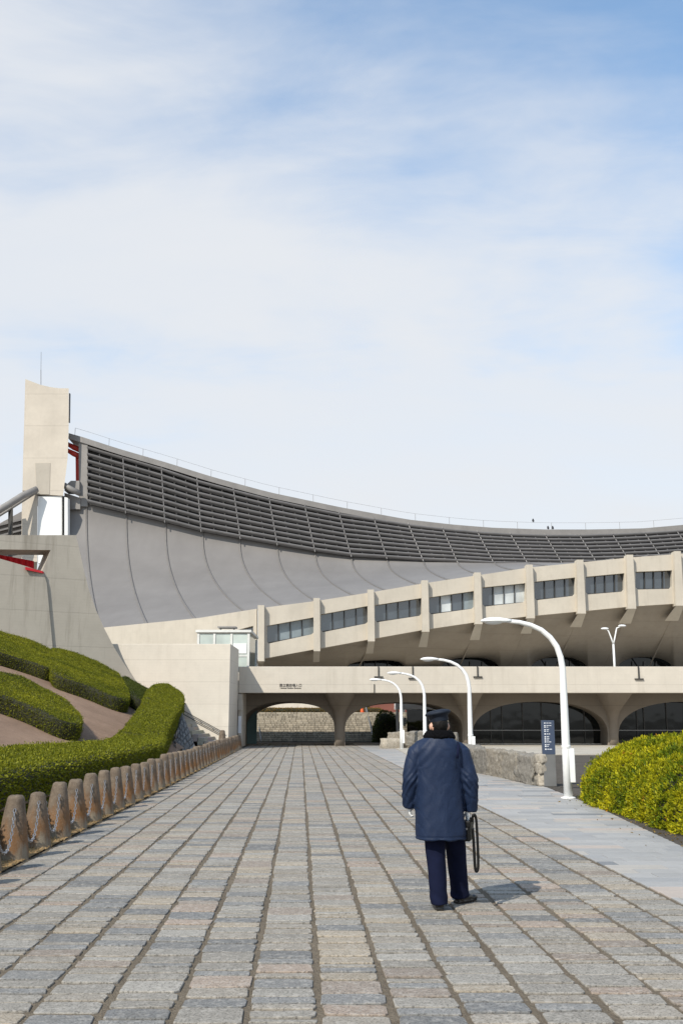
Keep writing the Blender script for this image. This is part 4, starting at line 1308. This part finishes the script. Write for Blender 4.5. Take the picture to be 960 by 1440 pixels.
stone_wall('far low rough stone wall in front of the shaded arch by the lamp', [(P(548, 1048, 57.6).x, 57.6), (P(575, 1048, 57.4).x, 57.4), (P(640, 1048, 57.0).x, 57.0)], 0.86, 0.8, 1.5)
rock('boulder', (P(549, 1048, 57.3).x, 57.0, .2), (.55, .4, .34), .3, rock_tint(1.1), None, 77, sub=4)
tag(bpy.data.objects['boulder'], 'low sloping boulder at the open end of the far stone wall', 'boulder')
# pitched stone face under the end of the long hedge
A, B, C, Tt = G(240, 1081), G(283, 1072), Vector((-7.6, 51.0, 0)), P(257, 1008, 43.5)
A2 = P(233, 1062, 38.5)
pv, pf, pc = [], [], []
ps = thing('pitched_stone_wall', 'shaded grey pitched rubble wall under the end of the long hedge', 'wall', (B.x, B.y, 0))
def stone_facet(p, q, r, s_, nu, nv_, seed):
    for i in range(nu):
        for j in range(nv_):
            def at(u, w): return p.lerp(q, u).lerp(s_.lerp(r, u), w)
            sh = (0.5 * (j % 2)) / nu
            u0, u1, w0, w1 = min(1, i / nu + sh), min(1, (i + 1) / nu + sh), j / nv_, (j + 1) / nv_
            if u1 - u0 < .01: continue
            e = 0.03
            q4 = [at(u0 + (u1-u0)*e, w0 + (w1-w0)*e), at(u1 - (u1-u0)*e, w0 + (w1-w0)*e), at(u1 - (u1-u0)*e, w1 - (w1-w0)*e), at(u0 + (u1-u0)*e, w1 - (w1-w0)*e)]
            nr = (q4[1] - q4[0]).cross(q4[3] - q4[0])
            if nr.length < 1e-6: continue
            nr.normalize()
            if nr.x < 0: nr = -nr
            cen = sum(q4, Vector()) / 4
            t = random.uniform(.8, 1.2); hgt = random.uniform(.01, .05)
            top = [cen + (k - cen) * .72 + nr * hgt for k in q4]
            mb = MB().hexa([k - nr * .2 for k in q4], [k for k in q4]); mb2 = MB().hexa(q4, top)
            vv_ = mb.v[:4] + mb2.v
            b_ = len(pv)
            pv.extend(vv_)
            for quad in ((0,1,5,4),(1,2,6,5),(2,3,7,6),(3,0,4,7),(4,5,9,8),(5,6,10,9),(6,7,11,10),(7,4,8,11),(8,9,10,11)):
                pf.append(tuple(x + b_ for x in quad))
            pc.extend([(.15 * t, .145 * t, .138 * t)] * 12)  # tint darkened: the shade on this face is put into the stone colour
stone_facet(A, B, Tt, A2, 9, 8, 1)
stone_facet(B, C, Vector((-7.9, 50, 2.2)), Tt, 24, 8, 2)
tag(mesh_obj('rubble_stones', pv, pf, M['rock'], ps, colors=pc), kind='stuff')
mb = MB()
inn = Vector((-.12, .06, -.02))
mb.add([A + inn, B + inn, Tt + inn, A2 + inn, C + inn, Vector((-7.9, 50, 2.2)) + inn, Vector((-9.5, 50, 0)), Vector((-8.2, 39, 0))],
       [(0, 1, 2, 3), (1, 4, 5, 2), (2, 5, 6, 3), (0, 3, 7)])
mb.build('bedding', M['kerb_dark'], ps)

# ------------------------------------------------------------------ lamp posts
YLP = 21.8
lb = G(798.5, 1122.5)
YLP = lb.y
def rel(px, py): return P(px, py, YLP) - lb
arc_px = [(788.8, 940), (786, 924), (780.5, 909), (771.5, 896.5), (759, 886), (744, 879), (728, 875), (711, 873.2)]
arc = [Vector((rel(*q).x, 0, rel(*q).z)) for q in arc_px]
xb = arc[0].x
arc = [p - Vector((xb, 0, 0)) for p in arc]
def lamp(label, loc, group):
    t = thing('street_lamp', label, 'street lamp', loc, group)
    if not hasattr(lamp, 'data'):
        zs = [0, 1.0, 2.0, arc[0].z]
        pts = [Vector((0, 0, z)) for z in zs] + arc[1:]
        rad = [.095, .09, .08, .068, .066, .063, .06, .056, .052, .047, .042]
        po = MB().tube(pts, rad[:len(pts)], 14).build('pole', M['white_paint'], None, smooth=True)
        e = arc[-1]
        mb = MB()
        hv, hf = [], []
        prof = [(0.10, .045, .04), (-.02, .085, .06), (-.18, .135, .085), (-.34, .14, .085), (-.48, .11, .065), (-.56, .05, .03), (-.575, .01, .01)]
        nn_ = 14
        for dx, w, h in prof:
            for k in range(nn_):
                th = 2 * math.pi * k / nn_
                zz_ = math.sin(th)
                hv.append((e.x + dx, w * math.cos(th), e.z + (h * zz_ if zz_ > 0 else h * 0.5 * zz_) - 0.004))
        for i in range(len(prof) - 1):
            for k in range(nn_): hf.append((i*nn_ + k, i*nn_ + (k+1) % nn_, (i+1)*nn_ + (k+1) % nn_, (i+1)*nn_ + k))
        hf += [tuple(range(nn_)), tuple(range((len(prof)-1)*nn_, len(prof)*nn_))]
        mb.add(hv, hf); he = mb.build('lamp_head', M['white_paint'], None, smooth=True)
        gl = MB().ell((e.x - .3, 0, e.z - .03), (.20, .105, .05), 14, 8).build('diffuser', M['white_panel'], None, smooth=True)
        sb = MB().box(0.03, 0.16, -.08, .08, .32, 1.02).build('service_box', M['white_paint'], None, bevel=.015)
        pl = MB().lathe((0, 0, 0), [(.16, 0.0), (.16, .02), (.11, .03), (.10, .035)], 16).build('base_plate', M['white_paint'], None)
        cl = MB().lathe((0, 0, 1.03), [(.093, 0.0), (.099, .01), (.099, .05), (.092, .06)], 16).build('collar', M['white_paint'], None)
        lamp.data = [po, he, gl, sb, pl, cl]
        for o in lamp.data: o.parent = t
    else:
        for o in lamp.data:
            c = o.copy(); col.objects.link(c); c.parent = t
    return t
LG = 'curved white lamp posts along the sidewalk'
lamp('tall curved white lamp post between the signboard and the yellow green shrub', (lb.x, lb.y, 0), LG)
for (px, Y, lab) in ((661.5, 36.2, 'curved white lamp post rising behind the low stone wall beside the walking man'),
                     (597.5, 47.5, 'curved white lamp post rising directly behind the cap of the walking man'),
                     (564.5, 55.6, 'smallest curved white lamp post, in front of the far stone wall and arch')):
    x = P(px, 1050, Y).x
    lamp(lab, (x, Y, 0), LG)
dl = thing('double_lamp', 'small white lamp with two arms forking up behind the terrace parapet', 'lamp', (P(863.5, 938, 61.5).x, 61.5, bz0 + .75))
bx0 = dl.location.x; zf = P(863, 906, 61.5).z
MB().tube([(bx0, 61.5, bz0 + .75), (bx0, 61.5, zf)], [.085, .06], 10).build('pole', M['white_paint'], dl, smooth=True)
for s_, hx, hy in ((-1, 851, 884.5), (1, 873, 880.5)):
    e = P(hx, hy, 61.5)
    MB().tube([(bx0, 61.5, zf - .02), (bx0 + s_ * .10, 61.5, zf + .35), (bx0 + s_ * .26, 61.5, e.z - .12), (e.x, 61.5, e.z)], [.05, .045, .04, .035], 8).build('arm', M['white_paint'], dl, smooth=True)
    MB().ell((e.x + s_ * .05, 61.5, e.z + .02), (.25, .13, .075), 12, 8).build('lamp_head', M['white_paint'], dl, smooth=True)

# ------------------------------------------------------------------ signboard
sb0 = G(773.5, 1106)
zt = P(771, 1013, sb0.y).z
sg = thing('signboard', 'slim upright signboard, navy above and grey steel below, by the stone wall', 'sign', (sb0.x, sb0.y, 0))
zm = P(771, 1061, sb0.y).z
MB().box(sb0.x - .155, sb0.x + .155, sb0.y, sb0.y + .10, 0, zm).build('steel_base', M['sign_steel'], sg, bevel=.006)
nb = MB().box(sb0.x - .157, sb0.x + .157, sb0.y - .003, sb0.y + .103, zm + .002, zt).build('navy_panel', M['navy_panel'], sg, bevel=.006)
pr_ = random.Random(21)
z = zt - .055; row = 0
while z > zm + .08:
    mb = MB(); x = sb0.x - .10
    hh = pr_.choice([.022, .026, .03])
    mb.box(x, x + .035, sb0.y - .008, sb0.y - .0035, z - hh, z)
    x += .055
    for w in range(pr_.choice([1, 1, 2, 2])):
        ww = pr_.uniform(.03, .07)
        if x + ww > sb0.x + .13: break
        mb.box(x, x + ww, sb0.y - .008, sb0.y - .0035, z - hh * .75, z - hh * .2); x += ww + .012
    mb.build('print_row', M['white_print'], nb)
    z -= hh + pr_.choice([.012, .016, .02, .04]); row += 1

# ------------------------------------------------------------------ crows on the ridge
for px, py, lab in ((752, 737.5, 'black bird perched alone on the roof rail'), (771.5, 744, 'left one of two black birds side by side on the ridge'), (778, 744, 'right one of two black birds side by side on the ridge')):
    b = ridge(px) + Vector((0, 1.2, 1.15 if px == 752 else 0.1)) if px == 752 else ridge(px) + Vector((0, .6, .07))
    t = thing('bird', lab, 'bird', b, None)
    mb = MB().ell(b + Vector((0, 0, .26)), (.15, .26, .17), 10, 8, Matrix.Rotation(R(35), 3, 'X')).ell(b + Vector((.02, .16, .47)), (.10, .12, .10), 10, 6)
    mb.tube([b + Vector((.02, .24, .47)), b + Vector((.03, .40, .45))], [.045, .008], 6).tube([b + Vector((0, -.16, .18)), b + Vector((0, -.48, .03))], [(.09, .04), (.07, .015)], 6)
    for s_ in (-.05, .05): mb.tube([b + Vector((s_, 0, .15)), b + Vector((s_, .02, 0))], .015, 5)
    mb.build('body', M['feather'], t, smooth=True)

# ------------------------------------------------------------------ the walking man
MX, MY = P(620.5, 1280, G(618, 1279.5).y).x, G(618, 1279.5).y
man = thing('person', 'person in navy coat, peaked cap and white gloves walking away along the path', 'person', (MX, MY, 0))
def fuse(mb, voxel, smooth_it=6, fac=0.5):
    me = bpy.data.meshes.new('tmp'); me.from_pydata([tuple(p) for p in mb.v], [], mb.f); me.update()
    bm = bmesh.new(); bm.from_mesh(me); bmesh.ops.recalc_face_normals(bm, faces=bm.faces); bm.to_mesh(me); bm.free()
    o = bpy.data.objects.new('tmp', me); col.objects.link(o)
    m = o.modifiers.new('r', 'REMESH'); m.mode = 'VOXEL'; m.voxel_size = voxel
    if smooth_it:
        s_ = o.modifiers.new('s', 'SMOOTH'); s_.iterations = smooth_it; s_.factor = fac
    dg = bpy.context.evaluated_depsgraph_get()
    r = bpy.data.meshes.new_from_object(o.evaluated_get(dg))
    co = np.zeros(len(r.vertices) * 3, dtype=np.float32); r.vertices.foreach_get('co', co)
    nr = np.zeros(len(r.vertices) * 3, dtype=np.float32); r.vertices.foreach_get('normal', nr)
    fs = [tuple(p.vertices) for p in r.polygons]
    bpy.data.objects.remove(o); bpy.data.meshes.remove(me); bpy.data.meshes.remove(r)
    return co.reshape(-1, 3).astype(np.float64), nr.reshape(-1, 3).astype(np.float64), fs
MO = np.array([MX, MY, 0.0])
def man_part(name, mb, voxel, mat, parent=man, it=6, disp=None, fac=.5):
    co, nr, fs = fuse(mb, voxel, it, fac)
    if disp is not None: co = co + nr * np.array([disp(p, q) for p, q in zip(co, nr)])[:, None]
    return mesh_obj(name, co + MO, fs, mat, parent, smooth=True)
def loft(mb, rings, n=24, pw=2.3):
    v, f = [], []
    for (cx, cy, z, rx, ry) in rings:
        for k in range(n):
            th = 2 * math.pi * k / n
            c, s_ = math.cos(th), math.sin(th)
            v.append((cx + math.copysign(abs(c) ** (2 / pw), c) * rx, cy + math.copysign(abs(s_) ** (2 / pw), s_) * ry, z))
    m = len(rings)
    for i in range(m - 1):
        for k in range(n): f.append((i*n + k, i*n + (k+1) % n, (i+1)*n + (k+1) % n, (i+1)*n + k))
    f += [tuple(range(n - 1, -1, -1)), tuple(range((m-1)*n, m*n))]
    mb.add(v, f)
HEADC = Vector((0.012, 0.03, 1.585))
Hrot = Matrix.Rotation(R(14), 3, 'Z')
LH, RH = Vector((-.266, .070, .868)), Vector((.258, .06, .800))     # hands
LF, RF = Vector((-.020, .0, 0)), Vector((.204, .34, 0))               # feet
# body: one continuous mesh
b = MB()
b.ell(HEADC, (.074, .094, .118), 16, 12, Hrot)
b.ell(HEADC + Hrot @ Vector((0, .03, -.05)), (.056, .07, .07), 12, 8, Hrot)
b.ell(HEADC + Hrot @ Vector((0, .102, -.02)), (.014, .022, .028), 8, 6, Hrot)
b.ell(HEADC + Hrot @ Vector((0, .092, -.065)), (.026, .014, .010), 8, 6, Hrot)
for s_ in (-1, 1):
    b.ell(HEADC + Hrot @ Vector((s_ * .084, -.010, -.012)), (.016, .020, .036), 8, 8, Hrot)
    b.ell(HEADC + Hrot @ Vector((s_ * .03, .085, .01)), (.014, .01, .009), 8, 6, Hrot)
b.tube([(.005, .0, 1.40), (.01, .015, 1.54)], .056, 12)
loft(b, [(0.03, 0, .82, .14, .10), (0.02, 0, .95, .15, .10), (0, 0, 1.1, .14, .095), (0, 0, 1.3, .165, .10), (0, 0, 1.42, .13, .08)], 16)
for s_, H, E in ((-1, LH, (-.262, -.03, 1.12)), (1, RH, (.278, -.03, 1.11))):
    b.tube([(s_ * .15, 0, 1.39), (s_ * .19, 0, 1.36), E, H + Vector((0, -.02, .07))], [.05, .05, .042, .030], 10)
for s_, F, Kn in ((-1, LF, (-.05, .015, .49)), (1, RF, (.155, .21, .50))):
    b.tube([(0.02 + s_ * .085, 0.0, .9), (0.02 + s_ * .085, .02, .8), Kn, F + Vector((0, 0, .10)), F + Vector((0, .01, .06))], [.08, .085, .055, .036, .036], 10)
man_part('body', b, 0.011, M['skin'], it=3)
# hair at the back of the head
h = MB()
h.ell(HEADC + Hrot @ Vector((0, -.020, .012)), (.0755, .086, .10), 16, 12, Hrot)
man_part('hair', h, 0.010, M['hair'], it=2, disp=lambda p, q: 0.004 * mnoise.noise(Vector(p) * 60))
# coat
c = MB()
loft(c, [(.0, .0, .595, .226, .172), (.0, .0, .66, .225, .170), (.0, .0, .85, .219, .160), (.0, .0, 1.05, .214, .150), (0, 0, 1.20, .214, .147),
         (0, 0, 1.32, .224, .142), (0, 0, 1.385, .226, .134), (0, 0, 1.425, .205, .124), (0, 0, 1.455, .172, .115), (0.005, 0, 1.48, .135, .105), (.008, .005, 1.505, .10, .09)], 32, 2.25)
SH = {-1: [(-.150, 0, 1.395), (-.205, -.005, 1.345), (-.243, -.015, 1.22), (-.262, -.03, 1.11), (-.268, .01, .99), (-.264, .055, .868)],
      1: [(.150, 0, 1.395), (.207, -.005, 1.345), (.25, -.015, 1.22), (.274, -.03, 1.11), (.284, .01, .97), (.284, .05, .832)]}
for s_ in (-1, 1):
    c.tube([Vector(p) for p in SH[s_]], [.070, .080, .076, .072, .067, .060], 18)
def fold(p, q):
    x, y, z = p
    d = 0.0
    body = 1.0 if abs(x) < .235 and z < 1.33 else 0.0
    low = max(0.0, min(1.0, (1.12 - z) / .5))
    nz = mnoise.noise(Vector((x * 3, y * 3, z * 1.5)))
    d += 0.0055 * low * math.sin(x * 42 + nz * 5) * body
    d += 0.006 * mnoise.noise(Vector((x * 7 + z * 3, y * 7, z * 3)))
    d += 0.0035 * mnoise.noise(Vector((x * 18 - z * 6, y * 14, z * 9)))
    if abs(x) > .19 and z < 1.3:                       # sleeve creases round the elbows
        k = math.exp(-((z - 1.08) / .12) ** 2) + .5 * math.exp(-((z - .93) / .07) ** 2)
        d += 0.0045 * k * math.sin(z * 80 + abs(x) * 110 + y * 45 + 7 * mnoise.noise(Vector((x * 6, y * 6, z * 6))))
    rg = mnoise.noise(Vector((x * 9 + z * 5, y * 6, z * 5 - abs(x) * 6)))
    cr = max(0.0, .16 - abs(rg)) / .16
    d -= (0.0055 if abs(x) > .19 else 0.0022) * cr * cr * (1 if z < 1.4 else .3)
    if z > 1.22 and abs(x) < .2: d += 0.004 * math.sin((abs(x) * 1.2 + z) * 60 + 3 * nz) * (abs(x) / .2)
    if z < .65: d -= 0.005 * math.exp(-((z - .622) / .006) ** 2)      # stitched hem
    return d
coat = man_part('coat', c, 0.0095, M['coat'], it=8, disp=fold)
# dark bag strap mark on the right shoulder, collar
co_ = MB()
N = 28
pts = []
for k in range(N + 1):
    th = 2 * math.pi * k / N
    pts.append(Vector((0.010 + .098 * math.cos(th), 0.012 + .088 * math.sin(th), 1.502 - .010 * math.sin(th))))
co_.tube(pts, [(.040, .036)] * len(pts), 10, cap=False, up=(0, 0, 1))
co_.tube([p + (p - Vector((.01, .012, p.z))) * .22 + Vector((0, 0, -.022)) for p in pts], [(.030, .026)] * len(pts), 10, cap=False, up=(0, 0, 1))
man_part('collar', co_, 0.010, M['fur'], it=3, disp=lambda p, q: 0.007 * mnoise.noise(Vector(p) * 45))
st_ = MB().tube([(.152, -.146, 1.30), (.160, -.140, 1.355), (.168, -.115, 1.405), (.170, -.06, 1.436)], [(.011, .004)] * 4, 8, up=(0, -1, 0.3))
mesh_obj('shoulder_tab', np.array(st_.v) + MO, st_.f, M['trouser'], man, smooth=True)
# trousers
tr = MB()
loft(tr, [(.03, .01, .72, .17, .11), (.03, .01, .86, .16, .105)], 20)
tr.tube([(-.055, .01, .80), (-.050, .015, .62), (-.040, .02, .46), (-.030, .005, .25), (-.022, -.005, .10), (-.020, -.008, .045)], [(.100, .098), (.094, .095), (.087, .088), (.082, .084), (.078, .086), (.078, .088)], 20)
tr.tube([(.118, .03, .80), (.135, .10, .62), (.156, .18, .47), (.182, .26, .26), (.198, .315, .11), (.202, .325, .06)], [(.104, .10), (.098, .095), (.091, .088), (.087, .084), (.084, .086), (.084, .088)], 20)
man_part('trousers', tr, 0.010, M['trouser'], it=5, disp=lambda p, q: 0.007 * mnoise.noise(Vector((p[0] * 9, p[1] * 9, p[2] * 5))) + 0.004 * math.sin(p[2] * 50 + p[0] * 40) * math.exp(-((p[2] - .1) / .07) ** 2))
# shoes
for F, rz in ((LF, R(3)), (RF, R(-48))):
    s_ = MB(); rot = Matrix.Rotation(rz, 3, 'Z')
    def tp(x, y, z): return F + rot @ Vector((x, y, z))
    s_.ell(tp(0, -.005, .05), (.046, .06, .048), 14, 8, rot).ell(tp(0, .08, .042), (.047, .09, .038), 14, 8, rot).ell(tp(0.004, .155, .034), (.046, .065, .030), 14, 8, rot)
    s_.add([tp(x, y, z) for z in (.002, .022) for x, y in ((-.036, -.062), (.036, -.062), (.044, .06), (.046, .15), (.025, .21), (-.022, .21), (-.044, .15), (-.042, .06))],
           [tuple(range(7, -1, -1)), tuple(range(8, 16))] + [(k, (k+1) % 8, 8 + (k+1) % 8, 8 + k) for k in range(8)])
    man_part('shoe', s_, 0.007, M['shoe'], it=2)
# cap
cp = MB()
Crot = Hrot @ Matrix.Rotation(R(-4), 3, 'X') @ Matrix.Rotation(R(-9), 3, 'Y')
cc_ = HEADC + Vector((0, 0.0, .062))
def ring(rx, ry, z, n=28, cy=0.0): return [cc_ + Crot @ Vector((rx * math.cos(2*math.pi*k/n), cy + ry * math.sin(2*math.pi*k/n), z)) for k in range(n)]
def stack(mb, rs):
    n = len(rs[0]); v = [p for r in rs for p in r]; f = []
    for i in range(len(rs) - 1):
        for k in range(n): f.append((i*n + k, i*n + (k+1) % n, (i+1)*n + (k+1) % n, (i+1)*n + k))
    f += [tuple(range(n - 1, -1, -1)), tuple(range((len(rs)-1)*n, len(rs)*n))]
    mb.add(v, f)
stack(cp, [ring(.079, .097, -.030), ring(.082, .100, -.022), ring(.083, .101, .012), ring(.090, .107, .022), ring(.110, .125, .036), ring(.118, .133, .046), ring(.117, .132, .054), ring(.104, .118, .066), ring(.078, .09, .075), ring(.04, .05, .080)])
capo = mesh_obj('cap', np.array([tuple(p) for p in cp.v]) + MO, cp.f, M['cap'], man, smooth=True)
vz = MB()
n_ = 14; vtop, vbot = [], []
for k in range(n_ + 1):
    th = math.pi * (0.12 + .76 * k / n_)
    a = Vector((.084 * math.cos(th), .102 * math.sin(th), -.012)); o_ = Vector((.098 * math.cos(th), .102 * math.sin(th) + .062 * math.sin(th), -.045))
    vtop += [a, o_]
vv_ = [cc_ + Crot @ p for p in vtop] + [cc_ + Crot @ (p - Vector((0, 0, .006))) for p in vtop]
q = len(vtop); ff = []
for k in range(n_):
    a0, a1, b0, b1 = 2*k, 2*k + 1, 2*k + 2, 2*k + 3
    ff += [(a0, b0, b1, a1), (a0 + q, a1 + q, b1 + q, b0 + q), (a1, b1, b1 + q, a1 + q), (a0, a0 + q, b0 + q, b0)]
mesh_obj('visor', np.array([tuple(p) for p in vv_]) + MO, ff, M['shoe'], capo, smooth=True)
for s_ in (-1, 1):
    bt = MB().ell(cc_ + Crot @ Vector((s_ * .080, .03, .0)), (.007, .007, .007), 8, 6)
    mesh_obj('button', np.array([tuple(p) for p in bt.v]) + MO, bt.f, M['steel'], capo, smooth=True)
# gloves: palm, four fingers and a thumb
def glove(H, s_, curl):
    g = MB()
    g.tube([H + Vector((0, -.02, .055)), H + Vector((0, -.005, .02)), H + Vector((0, .005, -.035))], [(.030, .024), (.024, .042), (.022, .044)], 12, up=(0, 1, 0))
    for k in range(4):
        y = -.032 + .022 * k
        L_ = (.030, .035, .034, .027)[k]
        p0 = H + Vector((0, y, -.03))
        d1 = Vector((-s_ * .15 * curl, .1, -1)).normalized(); d2 = Vector((-s_ * (.2 + .9 * curl), .1, -.8)).normalized(); d3 = Vector((-s_ * (.4 + 1.0 * curl), .05, .1 + .5 * curl)).normalized()
        p1 = p0 + d1 * L_; p2 = p1 + d2 * L_ * .8; p3 = p2 + d3 * L_ * .6
        g.tube([p0, p1, p2, p3], [.0112, .0105, .0098, .0085], 8)
    p0 = H + Vector((-s_ * .006, .036, .015)); g.tube([p0, p0 + Vector((-s_ * .014, .026, -.022)), p0 + Vector((-s_ * .030, .026, -.05))], [.014, .012, .010], 8)
    man_part('glove', g, 0.0055, M['glove'], it=2)
glove(LH, -1, .35)
glove(RH, 1, 1.0)
# bag held in the right hand
bag = thing('bag', 'flat black bag with a long looped strap held in a white gloved hand', 'bag', (MX + RH.x, MY + RH.y, .45))
bc = RH + Vector((.004, .03, .012))
mb = MB()
def bxr(x0, x1, y0, y1, z0, z1, tw=R(-14)):
    rot = Matrix.Rotation(tw, 3, 'Z')
    m = MB().box(x0, x1, y0, y1, z0, z1)
    return [tuple(rot @ Vector(p) + bc + Vector((MX, MY, 0))) for p in m.v], m.f
v, f = bxr(-.032, .032, -.125, .16, -.235, -.062); mb.add(v, f)
body_ = mb.build('bag_body', M['black_leather'], bag, bevel=.012)
mb = MB(); v, f = bxr(-.036, .036, -.13, .165, -.115, -.060); mb.add(v, f); mb.build('flap', M['black_leather'], bag, bevel=.008)
mb = MB(); v, f = bxr(-.008, .008, -.138, -.128, -.135, -.118); mb.add(v, f); mb.build('clasp', M['steel'], bag)
MB().tube([bc + MO_ for MO_ in [Vector((MX, MY, 0)) + Vector(q) for q in ((.012, -.10, -.062), (.016, -.065, -.045), (.018, -.02, -.041), (.016, .03, -.045), (.012, .07, -.062))]], (.009), 8).build('handle', M['black_leather'], bag, smooth=True)
pts = [(.020, -.10, -.065), (.030, -.115, -.015), (.046, -.115, .0), (.062, -.105, -.04), (.066, -.10, -.15), (.070, -.10, -.30), (.070, -.10, -.42), (.066, -.10, -.475), (.052, -.10, -.495), (.042, -.10, -.475), (.038, -.10, -.42), (.034, -.105, -.25), (.026, -.115, -.12)]
def chaikin(ps):
    out = [ps[0]]
    for a_, b_ in zip(ps[:-1], ps[1:]):
        a_, b_ = Vector(a_), Vector(b_); out += [a_.lerp(b_, .25), a_.lerp(b_, .75)]
    return out + [ps[-1]]
pts = chaikin(chaikin(pts))
MB().tube([bc + Vector((MX, MY, 0)) + Vector(q) for q in pts], [(.0125, .0125)] * len(pts), 8, up=(1, 0, 0)).build('strap', M['black_leather'], bag, smooth=True)
